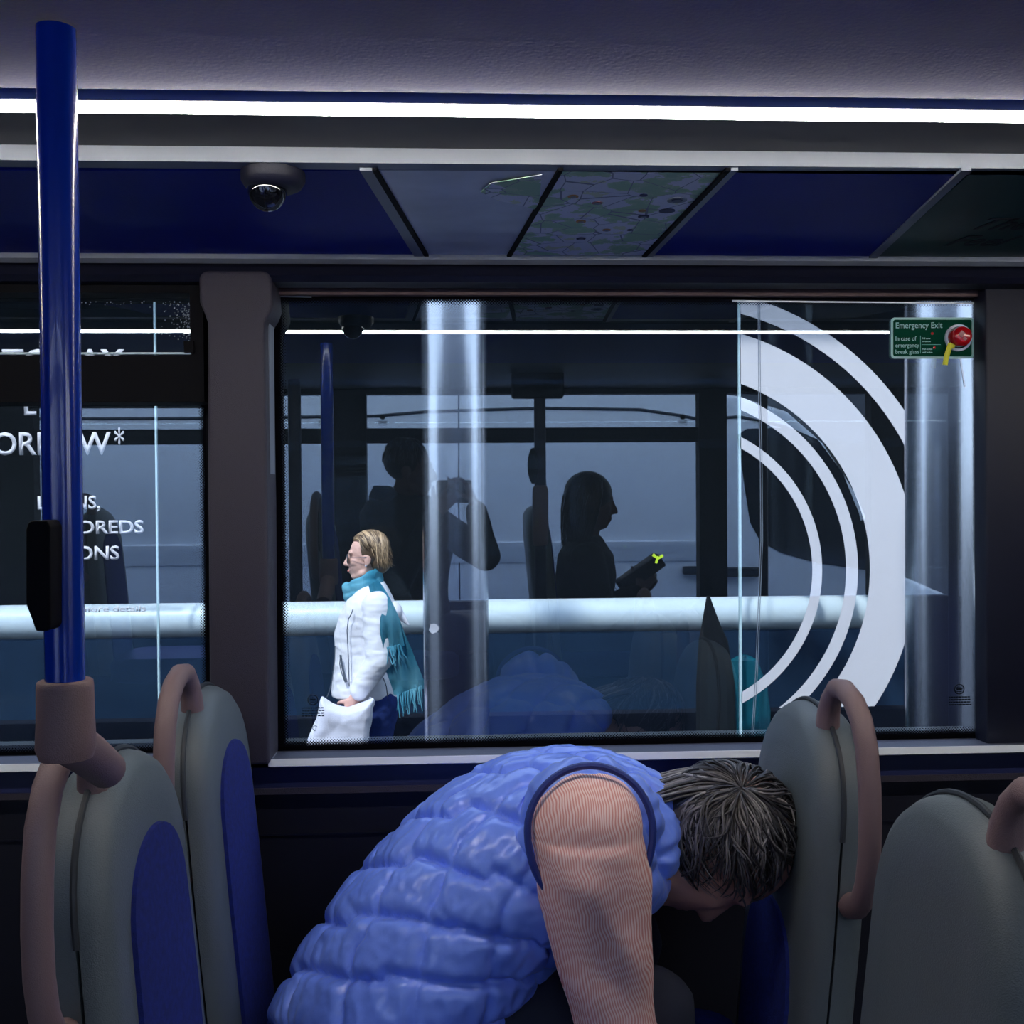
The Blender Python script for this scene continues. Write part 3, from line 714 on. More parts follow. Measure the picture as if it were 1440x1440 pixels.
# ---------- walking woman outside
YWm = 4.95
def W(px, py, dy=0.0): p = at(px, py, YWm); return V((p.x, YWm+dy, p.z))
mw = (at(620, 780, YWm)-at(520, 780, YWm)).length/100
mb = MB()
hc = W(516, 781); P, F, S, U = head(mb, hc, (-1, 0, -.03), (0, 0, 1), .93)
mb.caps(W(522, 804), W(520, 832), .043, .052)
mb.loft([(W(527, 828), X_*.06, Y_*.07), (W(524, 845), X_*.09, Y_*.16), (W(520, 875), X_*.11, Y_*.15), (W(518, 920), X_*.11, Y_*.135), (W(520, 965), X_*.12, Y_*.15), (W(524, 1000), X_*.1, Y_*.14)])
sh, el, wr = W(534, 846, -.175), W(538, 918, -.215), W(507, 965, -.20)
mb.caps(sh, el, .05, .04); mb.caps(el, wr, .038, .026)
hand(mb, wr+V((-.005, 0, -.01)), V((-.35, 0, -1)), V((-.3, .9, 0)), V((-.5, .8, 0)), curl=1.1, s=.92)
sh2, el2, wr2 = W(528, 846, .175), W(540, 915, .21), W(520, 975, .2)
mb.caps(sh2, el2, .05, .04); mb.caps(el2, wr2, .038, .026); hand(mb, wr2, V((-.3, 0, -1)), V((0, -1, 0)), V((-1, 0, 0)), .6, .9)
def legs(mb, hipN, kneeN, ankN, hipF, kneeF, ankF, s=1.0, foot=V((-1, 0, 0)), k=1.0):
    for h_, kn, an in ((hipN, kneeN, ankN), (hipF, kneeF, ankF)):
        mb.caps(h_, kn, .085*s*k, .055*s*k); mb.caps(kn, an, .055*s*k, .036*s*k)
hN, kN, aN = W(533, 985, -.08), W(516, 1090, -.09), V((W(505, 1100).x-.08, YWm-.09, .10))
hF, kF, aF = W(533, 985, .08), W(520, 1090, .09), V((W(535, 1100).x+.05, YWm+.09, .12))
legs(mb, hN, kN, aN, hF, kF, aF)
for a in (aN, aF): mb.caps(a, a+V((-.14, 0, -.05)), .035, .03, side=Y_, k=1.2)
wo = link('walking_woman', fuse(mb, .0055, 3), M['skin'], None, True, 180)
tag(wo, 'blonde woman in a white jacket walking left past the glass screens', 'person')
# jacket
def jac_prof():
    rows = [(818, 512, 540, .075), (826, 503, 545, .12), (836, 493, 550, .165), (850, 484, 556, .185), (870, 476, 560, .18), (890, 471, 560, .17), (910, 472, 558, .165),
            (930, 471, 558, .165), (950, 469, 562, .172), (966, 467, 565, .18), (976, 467, 566, .182)]
    return [(W((a+b)/2, y), X_*((b-a)/2*mw), Y_*w_) for y, a, b, w_ in rows]
mb = MB(); mb.loft(jac_prof(), p=2.2)
mb.caps(sh, el, .066, .060, side=Y_, k=.95); mb.caps(el, wr+V((.012, 0, .012)), .060, .043)
mb.caps(sh2, el2, .066, .060); mb.caps(el2, wr2+V((0, 0, .02)), .060, .043)
def jw(p, n):
    q = wrinkle(.0032, 15, 1, 2.4)(p, n)
    return q + .0015*max(0, sin(p.z*95+p.x*10+4*noise.noise(p*6)))
wrap = link('jacket', fuse(mb, .006, 4, jw), M['jacket'], wo, True, 180)
mb = MB(); mb.loft([(W(521, 972), X_*.125, Y_*.165), (W(522, 984), X_*.128, Y_*.168), (W(523, 986), X_*.11, Y_*.14)]); link('shirt_hem', fuse(mb, .006, 2), M['whitecloth'], wo, True, 180)
# hood peeking out behind the scarf
mb = MB(); mb.ell(W(556, 858, -.02), V((.035, 0, -.025)), Y_*.09, V((.015, 0, .035))); mb.caps(W(558, 858, -.03), W(575, 877, -.04), .028, .008); link('hood', fuse(mb, .006, 3, wrinkle(.004, 20)), M['jacket'], wo, True, 180)
# zips and pocket lines
def line(pts, dy, r, m, name):
    mb_ = MB(); mb_.tube([W(x, y, dy) if not isinstance(dy, list) else W(x, y, dy[i]) for i, (x, y) in enumerate(pts)], r, 6); return mb_.build(name, m, wo, smooth=True)
line([(502, 851), (500, 857), (496, 864), (494, 880), (495, 900), (496, 925), (497, 955)], [-.186, -.19, -.19, -.186, -.183, -.18, -.187], .0022, 'zipm', 'side_seam')
line([(484, 914), (486, 925), (489, 938), (493, 950)], [-.155, -.163, -.168, -.18], .005, 'zipm', 'pocket_zip')
line([(484, 914), (483, 926), (486, 938), (491, 950)], [-.153, -.158, -.166, -.178], .0022, 'zipm', 'pocket_zip')
line([(474, 905), (473, 925), (470, 950), (467, 965), (463, 976)], [-.08, -.075, -.075, -.08, -.08], .0025, 'zipm', 'front_zip')
line([(543, 944), (547, 955), (549, 972)], [-.185, -.183, -.18], .002, 'zipm', 'back_seam')
# jeans, shoes
mb = MB(); mb.loft([(W(524, 975), X_*.115, Y_*.15), (W(526, 1000), X_*.115, Y_*.15), (W(528, 1020), X_*.09, Y_*.13)])
for h_, kn, an in ((hN, kN, aN), (hF, kF, aF)): mb.caps(h_, kn, .098, .068); mb.caps(kn, an+Z_*.02, .066, .05)
link('jeans', fuse(mb, .008, 3, wrinkle(.004, 14)), M['jeans'], wo, True, 180)
for a in (aN, aF):
    mb = MB(); mb.loft([(V((a.x-.05, a.y, a.z-.1)), X_*.135, Y_*.048), (V((a.x-.05, a.y, a.z-.075)), X_*.13, Y_*.048), (V((a.x-.03, a.y, a.z-.04)), X_*.09, Y_*.044), (V((a.x+.01, a.y, a.z-.0)), X_*.05, Y_*.045)]); mb.build('shoe', 'shoe', wo, smooth=True, ang=60)
# scarf
mb = MB()
def loopring(cx, cy, rx, ry, tilt, r, k):
    pts = [W(cx, cy)+V((rx*cos(a), ry*sin(a), tilt*cos(a))) for a in [2*pi*i/28 for i in range(29)]]
    mb.tube(pts, [r*(1+.12*sin(i*1.7)) for i in range(29)], 10, flat=Z_, k=k)
loopring(511, 824, .078, .085, .028, .027, .5); loopring(512, 815, .073, .08, .040, .025, .5); loopring(511, 834, .080, .088, .02, .022, .55)
mb.caps(W(488, 824, -.02), W(498, 838, -.03), .022, .02)
sc = link('scarf', fuse(mb, .005, 3, wrinkle(.003, 30)), M['scarf'], wo, True, 180)
def ribbon(name, path, widths, th, mats, par, fold=.012):
    """path: points; flat cloth strip whose width runs mostly along x"""
    m_ = len(path); n_ = 13; R = []
    bm = bmesh.new(); grid = []
    for i, p in enumerate(path):
        t = (path[min(i+1, m_-1)]-path[max(i-1, 0)]).normalized(); a = t.cross(Y_).normalized(); row = []
        for j in range(n_):
            u = j/(n_-1)-.5
            row.append(bm.verts.new(p+a*(u*widths[i])+Y_*(-fold*sin(u*13+i*.35)*(.3+i/m_)+.03*u*u)))
        grid.append(row)
    for r_, s_ in zip(grid, grid[1:]):
        for j in range(n_-1): bm.faces.new((r_[j], r_[j+1], s_[j+1], s_[j]))
    bmesh.ops.solidify(bm, geom=bm.faces[:], thickness=th)
    me = bpy.data.meshes.new(name); bm.to_mesh(me); bm.free(); return link(name, me, mats, par, True, 60)
def spl(pts, n):
    out = []
    for i in range(n):
        t = i/(n-1)*(len(pts)-1); k = min(int(t), len(pts)-2); u = t-k
        p0, p1, p2, p3 = pts[max(k-1, 0)], pts[k], pts[k+1], pts[min(k+2, len(pts)-1)]
        out.append(.5*((2*p1)+(p2-p0)*u+(2*p0-5*p1+4*p2-p3)*u*u+(3*p1-3*p2+p3-p0)*u**3))
    return out
pth = spl([W(527, 818, -.10), W(538, 835, -.17), W(549, 862, -.225), (W(556, 890, -.235)), W(566, 920, -.235), W(576, 948, -.23), W(579, 961, -.23)], 34)
wd = [.05+.075*min(1, i/20)+.02*(i/33) for i in range(34)]
ribbon('scarf_tail', pth, wd, .008, M['scarf'], wo)
pth2 = spl([W(528, 816, -.13), W(541, 840, -.20), W(551, 868, -.25), W(558, 900, -.252)], 24)
ribbon('scarf_tail', pth2, [.05+.05*min(1, i/14) for i in range(24)], .008, M['scarf'], wo)
random.seed(9)
for c0, c1_, nn, L_ in ((W(563, 966, -.235), W(595, 955, -.235), 18, .09), (W(550, 902, -.262), W(567, 898, -.262), 11, .07)):
    mb = MB()
    for i in range(nn):
        p = c0.lerp(c1_, i/(nn-1)); dx = random.uniform(-.01, .035)
        mb.tube([p+Z_*.01, p+V((dx*.4, random.uniform(-.01, .01), -L_*.45)), p+V((dx, random.uniform(-.012, .012), -L_*random.uniform(.7, 1.1)))], [.0042, .0034, .002], 5)
    mb.build('fringe', 'scarf', wo, smooth=True)
# bag
mb = MB(); R = []
cnt = [(463, 964), (478, 975), (497, 979), (513, 974), (533, 966), (531, 988), (527, 1010), (524, 1032), (520, 1047), (512, 1054), (480, 1055), (460, 1051), (447, 1043), (442, 1033), (447, 1016), (455, 994), (459, 978)]
cx_, cy_ = 488, 1015
def sc_(k, dy): return [W(cx_+(x-cx_)*k, cy_+(y-cy_)*k, dy) for x, y in cnt]
mb.rings([sc_(.6, -.345), sc_(.82, -.338), sc_(.95, -.318), sc_(1.0, -.285), sc_(1.0, -.26), sc_(.93, -.23), sc_(.6, -.215)])
me = fuse(mb, .006, 4, wrinkle(.006, 13))
bag = link('shoulder_bag', me, M['bagm'], None, True, 180); tag(bag, 'large soft white bag held by the walking woman', 'bag')
mb = MB(); mb.tube(spl([W(528, 982, -.25), W(532, 976, -.245), W(531, 970, -.24), W(526, 968, -.235)], 10), .007, 8, flat=Y_, k=.4)
mb.build('strap', 'bagm', bag, smooth=True)
mb = MB()
p = W(457, 1002, -.335)
mb.tube([p+V((.010*cos(a), 0, .010*sin(a))) for a in [2*pi*i/20 for i in range(21)]], .0014, 5); mb.build('printed_mark', 'ink', bag)
# lips
M['lip'] = mat('lip_colour', (206, 120, 112), .5)
MB().ell(P(.0925, 0, -.0735), F*.006, S*.02, U*.006).build('lips', 'lip', wo, smooth=True)
# sunglasses
mb = MB()
for k in (1, -1):
    c_ = P(.092, .033*k, -.012); mb.ell(c_, F*.004, S*.022, U*.021)
mb.build('sunglasses_lens', 'lens', wo, smooth=True)
mb = MB()
for k in (1, -1):
    c_ = P(.093, .033*k, -.012); mb.tube([c_+S*(.023*cos(a))+U*(.022*sin(a)) for a in [2*pi*i/18 for i in range(19)]], .0016, 5)
    mb.tube([P(.09, .054*k, -.005), P(.04, .076*k, -.006), P(-.005, .083*k, -.005)], .0016, 5)
mb.tube([P(.096, .012, -.008), P(.096, -.012, -.008)], .0014, 5); mb.build('sunglasses_frame', 'zipm', wo)
for k in (1, -1): MB().ell(P(.0, .088*k, -.047), F*.004, S*.004, U*.004).build('earring', 'white', wo, smooth=True)
# hair
base = MB(); base.ell(P(-.03, 0, .028), F*.083, S*.079, U*.083); base.ell(P(-.062, 0, -.03), F*.052, S*.068, U*.06)
random.seed(21)
near = 1 if P(0, 1, 0).y < P(0, -1, 0).y else -1
def gen(i):
    k = near if random.random() < .68 else -near
    f0 = random.uniform(-.095, .062); fm = f0*.9; pe = random.uniform(1.25, 2.0) if f0 < .0 else random.uniform(1.0, 1.5)
    if f0 < -.03: pe = random.uniform(1.6, 2.7)
    sweep = random.uniform(.045, .085)*(1 if f0 > -.04 else .35); lift = random.uniform(0, .016); pts = []; wv = random.uniform(-.012, .012)
    for q_ in range(9):
        t = q_/8; ph_ = .12+(pe-.12)*t; f = f0-sweep*t**1.2+wv*sin(t*5); e_ = sqrt(max(.12, 1-((f+.02)/.105)**2))
        drop = max(0, ph_-1.45)*.075
        pts.append(P(f, k*(.084+lift)*e_*min(1, sin(min(ph_, pi/2))), .024+(.088+lift)*e_*cos(min(ph_, pi/2))-drop))
    if f0 < -.01 and random.random() < .22: pts[-1] = pts[-1]+F*(-.016*random.random())+U*.004
    return pts, random.uniform(.0022, .0048), random.betavariate(1.0, 1.1)
hair_locks('hair', M['hairA'], wo, gen, 760, base)

# ---------- bending passenger in the gilet
KB = 1.11                                    # scales this passenger's depths and radii together about the camera
YB = 1.52*KB
class MBB(MB):
    def caps(s, p0, p1, ra, rb, **k): return MB.caps(s, p0, p1, ra*KB, rb*KB, **k)
    def loft(s, secs, **k): return MB.loft(s, [(c, a*KB, b*KB) for c, a, b in secs], **k)
    def ell(s, c, ax, ay, az, **k): return MB.ell(s, c, ax*KB, ay*KB, az*KB, **k)
def ab(px, py, Y): return at(px, py, Y*KB)
def Bp(px, py, Y=1.52): return ab(px, py, Y)
mb = MBB()
spn = [(530, 1500, .10, .15), (585, 1370, .115, .165), (668, 1255, .108, .165), (760, 1188, .098, .17), (842, 1174, .088, .18), (905, 1178, .072, .13), (950, 1186, .05, .06)]
def spine(rows, grow=0.0, dy=0.0):
    cs = [Bp(a, b) for a, b, _, _ in rows]; out = []
    for i, (a, b, t, w_) in enumerate(rows):
        d_ = (cs[min(i+1, len(cs)-1)]-cs[max(i-1, 0)]); d_.y = 0; d_.normalize(); nrm = V((-d_.z, 0, d_.x))
        out.append((cs[i]+Y_*dy, nrm*(t+grow), Y_*(w_+grow)))
    return out
mb.loft(spine(spn))
hcB = Bp(1016, 1186, 1.49)
Pb, Fb, Sb, Ub = head(mb, hcB, (.12, 0, -1), (1, -.12, .1), .92*KB)
mb.caps(Bp(930, 1185), Bp(985, 1190, 1.5), .055, .052)
shN, elN, wrN = Bp(828, 1172, 1.345), Bp(862, 1440, 1.33), Bp(960, 1640, 1.36)
shF, elF, wrF = Bp(838, 1172, 1.72), Bp(880, 1390, 1.72), Bp(960, 1560, 1.66)
for a, b_, c_ in ((shN, elN, wrN), (shF, elF, wrF)):
    mb.caps(a, b_, .05, .04); mb.caps(b_, c_, .038, .027); hand(mb, c_, (c_-b_).normalized(), V((1, 0, .4)), V((0, 1, 0)), .4, .95*KB)
hipN_, kneeN_ = V((-.12, YB-.075, FLOOR+.52)), V((.27, YB-.13, FLOOR+.55)); ankN_ = V((.22, YB-.13, FLOOR+.1))
hipF_, kneeF_ = V((-.12, YB+.075, FLOOR+.52)), V((.27, YB+.14, FLOOR+.55)); ankF_ = V((.18, YB+.14, FLOOR+.1))
mb.caps(hipN_, kneeN_, .08, .055); mb.caps(kneeN_, ankN_, .052, .035); mb.caps(hipF_, kneeF_, .08, .055); mb.caps(kneeF_, ankF_, .052, .035)
mb.loft([(Bp(528, 1560), X_*.10, Y_*.14), (V((-.15, YB, FLOOR+.50)), X_*.12, Y_*.15)])
for a in (ankN_, ankF_): mb.caps(a-Z_*.03, a+V((.13, 0, -.06)), .035, .03, side=Y_, k=1.2)
bp = link('bending_passenger', fuse(mb, .0065, 3), M['skin2'], None, True, 180)
tag(bp, 'passenger in a blue quilted gilet and pink striped shirt bent forward, head down', 'person')
# gilet
mb = MBB()
rows = [(520, 1500, .155, .215), (560, 1420, .155, .215), (612, 1330, .145, .205), (668, 1258, .135, .19), (715, 1213, .127, .19), (765, 1186, .120, .19), (806, 1176, .112, .195), (845, 1172, .104, .195), (882, 1174, .092, .17), (912, 1178, .08, .13), (925, 1180, .068, .095)]
mb.loft(spine(rows), n=40)
for y_, in ((1.385,), (1.66,)):
    mb.ell(ab(828, 1172, y_-.01), X_*.088, Y_*.062, Z_*.09)
SPN = [Bp(a, b) for a, b, _, _ in rows]
def quilt(p, n):
    best, ss, u = 9, 0, 0
    for k in range(len(SPN)-1):
        a_, d_ = SPN[k], SPN[k+1]-SPN[k]; t_ = max(0, min(1, ((p.x-a_.x)*d_.x+(p.z-a_.z)*d_.z)/(d_.x**2+d_.z**2)))
        q_ = a_+d_*t_; dd = (p.x-q_.x)**2+(p.z-q_.z)**2
        if dd < best: best = dd; ss = k+t_; lens_ = q_
    sgn = (p.x-lens_.x)*(-1)+(p.z-lens_.z)*.8
    th = math.atan2(YB-.02-p.y, sgn)                 # round the trunk
    L_ = sum((SPN[k+1]-SPN[k]).length for k in range(int(ss)))+(ss-int(ss))*(SPN[min(int(ss)+1, len(SPN)-1)]-SPN[int(ss)]).length
    c1 = (L_-.11*th)/.088+.16*noise.noise(p*7); c2 = (L_+.30*th)/.21+.15*noise.noise(p*6)
    f1, f2 = abs((c1 % 1)-.5)*2, abs((c2 % 1)-.5)*2
    h = (1-f1**5)*(1-.6*f2**9)
    cr = noise.noise(V((L_*26, th*16, 1.5)))*f1**2+.6*noise.noise(V((L_*45+th*6, th*9, 4)))
    return .018*h-.004+.0050*cr+.0014*noise.noise(p*90)
link('gilet', fuse(mb, .0048, 2, quilt), M['vest'], bp, True, 180)
mb = MBB(); mb.loft([(ab(918, 1185, YB), V((-.02, 0, .075)), Y_*.09), (ab(945, 1180, YB), V((-.012, 0, .088)), Y_*.092), (ab(958, 1182, YB), V((0, 0, .083)), Y_*.09), (ab(968, 1186, YB), V((.005, 0, .075)), Y_*.085)], n=36)
link('collar', fuse(mb, .0045, 2, lambda p, n: .006*noise.noise(V((p.x*30, p.y*30, p.z*14)))+.004*sin(math.atan2(p.z-1.3, p.y-YB)*14)), M['vest'], bp, True, 180)
# armhole edging and sleeve
ccx, ccy = 830, 1168
ringpts = []
for i in range(49):
    a = 2*pi*i/48
    px, py = ccx+86*cos(a), ccy-90*sin(a)*(1 if sin(a) > 0 else 1.25)
    yy = 1.312+.012*sin(a)
    k = yy/1.345
    ringpts.append(ab(ccx+(px-ccx)/k, ccy+(py-ccy)/k, yy))
MB().tube(ringpts, .0052, 8).build('armhole_trim', 'vtrim', bp, smooth=True)
mb = MBB(); 
mb.loft([(ab(826, 1150, 1.36), V((.03, 0, .02)), Y_*.03), (ab(826, 1158, 1.345), V((.062, 0, .012)), Y_*.066), (ab(828, 1175, 1.335), V((.071, 0, .0)), Y_*.078), (ab(832, 1220, 1.33), V((.074, 0, .0)), Y_*.076), (ab(842, 1300, 1.33), V((.068, 0, .0)), Y_*.068), (ab(855, 1400, 1.33), V((.058, 0, 0)), Y_*.058), (ab(862, 1440, 1.33), X_*.056, Y_*.056)], n=32)
mb.ell(ab(828, 1160, 1.335), X_*.071, Y_*.072, Z_*.066)
mb.caps(elN, elN.lerp(wrN, .85), .054, .038)
def shw(p, n):
    return .006*sin((p.x*.75+p.z*.66)*60+5*noise.noise(p*5))*max(0, .35+noise.noise(p*8)) + .004*noise.noise(V((p.x*18, p.y*18, p.z*9)))
link('shirt_sleeve', fuse(mb, .005, 3, shw), M['shirt'], bp, True, 180)
mb = MBB(); mb.caps(shF, elF, .07, .055); mb.caps(elF, elF.lerp(wrF, .85), .054, .038); link('shirt_sleeve', fuse(mb, .007, 3), M['shirt'], bp, True, 180)
mb = MBB(); mb.caps(hipN_, kneeN_, .085, .068); mb.caps(kneeN_, ankN_, .066, .052); mb.caps(hipF_, kneeF_, .085, .068); mb.caps(kneeF_, ankF_, .066, .052)
mb.loft([(Bp(528, 1575), X_*.11, Y_*.155), (V((-.15, YB, FLOOR+.49)), X_*.13, Y_*.17)]); link('trousers', fuse(mb, .008, 3, wrinkle(.004, 12)), M['trous'], bp, True, 180)
for a in (ankN_, ankF_):
    mb = MBB(); mb.loft([(V((a.x+.05, a.y, a.z-.1)), X_*.13, Y_*.048), (V((a.x+.05, a.y, a.z-.075)), X_*.13, Y_*.048), (V((a.x+.03, a.y, a.z-.04)), X_*.09, Y_*.044), (V((a.x-.01, a.y, a.z)), X_*.05, Y_*.045)]); mb.build('shoe', 'shoe', bp, smooth=True, ang=60)
# hair of the bent head: radiates from the whorl
base = MBB(); base.ell(Pb(-.022, 0, .02), Fb*.082, Sb*.077, Ub*.084); base.ell(Pb(-.06, 0, -.035), Fb*.045, Sb*.06, Ub*.06)
random.seed(33)
wh = Pb(-.075, 0, .062); cen = Pb(-.016, 0, .01)
n0 = (ab(1044, 1104, 1.44)-cen).normalized()
def onhead(dv, k=1.0):
    dv = dv.normalized(); a_, b_, c_ = dv.dot(Fb)/(.088*KB), dv.dot(Sb)/(.083*KB), dv.dot(Ub)/(.09*KB)
    return cen+dv*(k/sqrt(a_*a_+b_*b_+c_*c_))
t1 = n0.cross(Y_).normalized(); t2 = n0.cross(t1)
def genb(i):
    if i % 8 == 0:
        s_ = random.uniform(-.055, .055); a = onhead(Ub*.1-Fb*1.0+Sb*(s_*9+random.gauss(0, .1)), 1.04)
        e_ = Pb(-.055-.03*random.random(), s_*1.1, -.125-.02*random.random())
        return bez(a, a.lerp(e_, .3)-Fb*.012, a.lerp(e_, .7)-Fb*.02, e_, 7), random.uniform(.0014, .003), random.betavariate(1.0, 1.6)
    a = random.uniform(0, 2*pi); st = abs(random.gauss(0, .45)); L_ = random.uniform(.7, 1.6)
    cl = round(a*3.5)/3.5; a = a*.45+cl*.55                        # strands gather into tufts
    pts = []; lift = random.uniform(1.0, 1.16); sw = random.gauss(0, .3)+.35*sin(cl*5); wv = random.uniform(.0, .14); wp = cl*3+random.gauss(0, .4)
    for k in range(11):
        t = k/10; th = st+L_*t; aa = a+sw*t*t+.3*t*t+wv*sin(t*7+wp)
        dv = n0*cos(th)+(t1*cos(aa)+t2*sin(aa))*sin(th)
        pts.append(onhead(dv, 1.02+(lift-1)*sin(t*pi*.8)*.9+.02*sin(t*6+wp)))
    return pts, random.uniform(.0010, .0026), random.betavariate(.7, 2.6)
hb = hair_locks('hair', M['hairB'], bp, genb, 1300, base, n=4)

# ---------- photographer and reading woman, seen mirrored in the pane
def figure(name, label, head_c, F, neck, chest, pelvis, shs, els, wrs, knees, anks, hairfn, tdepth, topmat, s=.95, handspec=None, twist=X_, ovox=.009):
    mb = MB(); Pq, Fq, Sq, Uq = head(mb, head_c, F, Z_, s)
    mb.caps(head_c-Z_*.07*s-V(F)*.01, neck, .05, .055)
    tw, td = twist, tdepth
    mb.loft([(neck-Z_*.01, tw*.07, td*.06), (neck-Z_*.05, tw*.15, td*.085), (chest, tw*.155, td*.1), ((chest+pelvis)/2, tw*.13, td*.1), (pelvis, tw*.16, td*.11)])
    for i in (0, 1):
        mb.caps(shs[i], els[i], .05, .042); mb.caps(els[i], wrs[i], .04, .028)
        d_ = (wrs[i]-els[i]).normalized(); hs = handspec[i] if handspec else (d_, Y_, Z_, .8)
        hand(mb, wrs[i], *hs)
        mb.caps(pelvis+tw*(.08 if i else -.08)-Z_*.03, knees[i], .08, .055); mb.caps(knees[i], anks[i], .052, .036); mb.caps(anks[i], anks[i]+V((.13, 0, -.05)), .035, .03)
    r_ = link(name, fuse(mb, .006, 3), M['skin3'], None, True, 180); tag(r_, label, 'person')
    mb = MB(); g_ = .022
    mb.loft([(neck+Z_*.015, tw*.075, td*.065), (neck-Z_*.02, tw*.13, td*.085), (neck-Z_*.06, tw*(.16+g_), td*(.09+g_)), (chest, tw*(.165+g_), td*(.1+g_)), ((chest+pelvis)/2, tw*(.15+g_), td*(.1+g_)), (pelvis, tw*(.17+g_), td*(.11+g_))])
    for i in (0, 1): mb.caps(shs[i], els[i], .068, .06); mb.caps(els[i], wrs[i]-(wrs[i]-els[i]).normalized()*.02, .058, .042)
    link('coat', fuse(mb, .008, 3, wrinkle(.005, 12)), topmat, r_, True, 180)
    mb = MB()
    for i in (0, 1): mb.caps(pelvis+tw*(.08 if i else -.08)-Z_*.03, knees[i], .095, .07); mb.caps(knees[i], anks[i], .066, .052)
    link('trousers', fuse(mb, .01, 3), M['trous'], r_, True, 180)
    for a in anks:
        mb = MB(); mb.loft([(V((a.x+.05, a.y, a.z-.1)), X_*.13, Y_*.048), (V((a.x+.05, a.y, a.z-.07)), X_*.13, Y_*.048), (V((a.x, a.y, a.z)), X_*.05, Y_*.045)]); mb.build('shoe', 'shoe', r_, smooth=True, ang=60)
    hairfn(r_, Pq, Fq, Sq, Uq); return r_, Pq
st = FLOOR+.27
def Q(px, py, yv=4.3): return vat(px, py, yv)
def hair_short(r_, P_, F_, S_, U_):
    base = MB(); base.ell(P_(-.025, 0, .03), F_*.088, S_*.082, U_*.088)
    random.seed(4)
    def g_(i):
        a = random.uniform(0, 2*pi); th = random.uniform(.1, 1.35); L_ = .5
        f = lambda th_, k: P_(-.025+.092*k*sin(th_)*cos(a), .086*k*sin(th_)*sin(a), .03+.092*k*cos(th_))
        return [f(th+L_*t, 1+.06*t) for t in (0, .33, .66, 1)], .004, random.random()
    hair_locks('hair', M['hairC'], r_, g_, 160, base, n=4)
def hair_long(r_, P_, F_, S_, U_):
    base = MB(); base.ell(P_(-.018, 0, .028), F_*.098, S_*.088, U_*.088); base.ell(P_(-.06, 0, -.05), F_*.055, S_*.078, U_*.12)
    random.seed(6)
    def g_(i):
        k = random.choice((1, -1)); bk = random.random()
        a = P_(.03*random.random()-.03, .02*k*random.random(), .116)
        e = P_(-.095*bk-.02+.03*random.random(), k*(.09-.05*bk), -.17-.06*random.random())
        return bez(a, P_(.052-.17*bk, .10*k, .105), P_(.03-.17*bk, .11*k, -.02), e, 8), .005, random.random()
    hair_locks('hair', M['hairC'], r_, g_, 240, base, n=4)
pel = V((Q(565, 700).x, -.2, st+.53))
ph, _ = figure('photographer', 'photographer in a dark coat mirrored in the pane, raising a dark camera in both hands', Q(577, 657, 4.26), (1, .1, -.08), V((Q(568, 704).x, -.2, Q(0, 702).z)), V((Q(572, 700).x, -.2, Q(572, 775).z)), pel,
    [Q(532, 722, 4.27), Q(618, 738, 4.27)], [Q(560, 815, 4.15), Q(683, 782, 4.22)], [Q(613, 722, 4.16), Q(668, 712, 4.18)],
    [V((pel.x+.35, -.3, st+.52)), V((pel.x+.42, -.08, st+.52))], [V((pel.x+.36, -.3, st+.1)), V((pel.x+.42, -.08, st+.1))], hair_short, Y_, M['coat'],
    handspec=[(V((.5, 0, .6)), V((0, .6, .6)), V((-.5, 0, .3)), .5), (V((-.35, 0, 1)), V((-.6, 0, 0)), V((0, 1, 0)), .75)])
mb = MB(); mb.loft([(Q(556, 712), X_*.10, Y_*.08), (Q(548, 698), X_*.085, Y_*.08), (Q(542, 688), X_*.055, Y_*.07), (Q(536, 683), X_*.03, Y_*.05)]); mb.build('collar', 'coat', ph, smooth=True)
cmr = empty('camera', Q(639, 690, 4.2)); tag(cmr, 'dark handheld camera raised by the mirrored photographer', 'camera')
cp = Q(639, 691, 4.2)
MB().box(cp.x-.072, cp.x+.068, cp.y-.035, cp.y+.02, cp.z-.046, cp.z+.044).build('camera_body', 'camb', cmr, bevel=.008)
MB().tube([cp+V((0, .018, 0)), cp+V((0, .045, 0))], .03, 32).build('lens', 'camb', cmr, smooth=True, ang=50)
MB().tube(spl([cp+V((-.03, -.02, -.04)), cp+V((-.06, -.03, -.12)), cp+V((-.12, -.05, -.16))], 10), .011, 8, flat=Y_, k=.3).build('strap', 'camb', cmr, smooth=True)
pel = V((Q(812, 700).x, -.19, st+.53))
wr_, _ = figure('reading_woman', 'long haired woman mirrored in profile, looking down at a dark book', Q(832, 703, 4.27), (1, .0, -.12), V((Q(822, 700).x, -.18, Q(0, 765).z)), V((Q(822, 700).x, -.18, Q(0, 820).z)), pel,
    [V((Q(822, 700).x, -.34+.0, Q(0, 790).z)), V((Q(818, 700).x, -.02, Q(0, 790).z))], [Q(842, 862, 4.4), Q(846, 864, 4.12)], [Q(893, 838, 4.32), Q(897, 832, 4.2)],
    [V((pel.x+.42, -.3, st+.52)), V((pel.x+.42, -.08, st+.52))], [V((pel.x+.40, -.3, st+.1)), V((pel.x+.40, -.08, st+.1))], hair_long, X_, M['coat'], twist=Y_,
    handspec=[(V((.6, .2, .75)), V((0, .5, .3)), V((-.5, 0, .7)), .7), (V((.6, -.2, .75)), V((0, -.5, .3)), V((-.5, 0, .7)), .7)])
a, b_ = Q(872, 826, 4.25), Q(928, 786, 4.25); ax = (b_-a).normalized(); nn = V((-ax.z, 0, ax.x))
bk = MB(); bk.obox((a+b_)/2, ax*((b_-a).length/2), Y_*.06, nn*.028); bk = bk.build('book', 'coat', bevel=.004); tag(bk, 'dark book in the hands of the mirrored reading woman', 'book')
mb = MB(); p = Q(925, 784, 4.2)
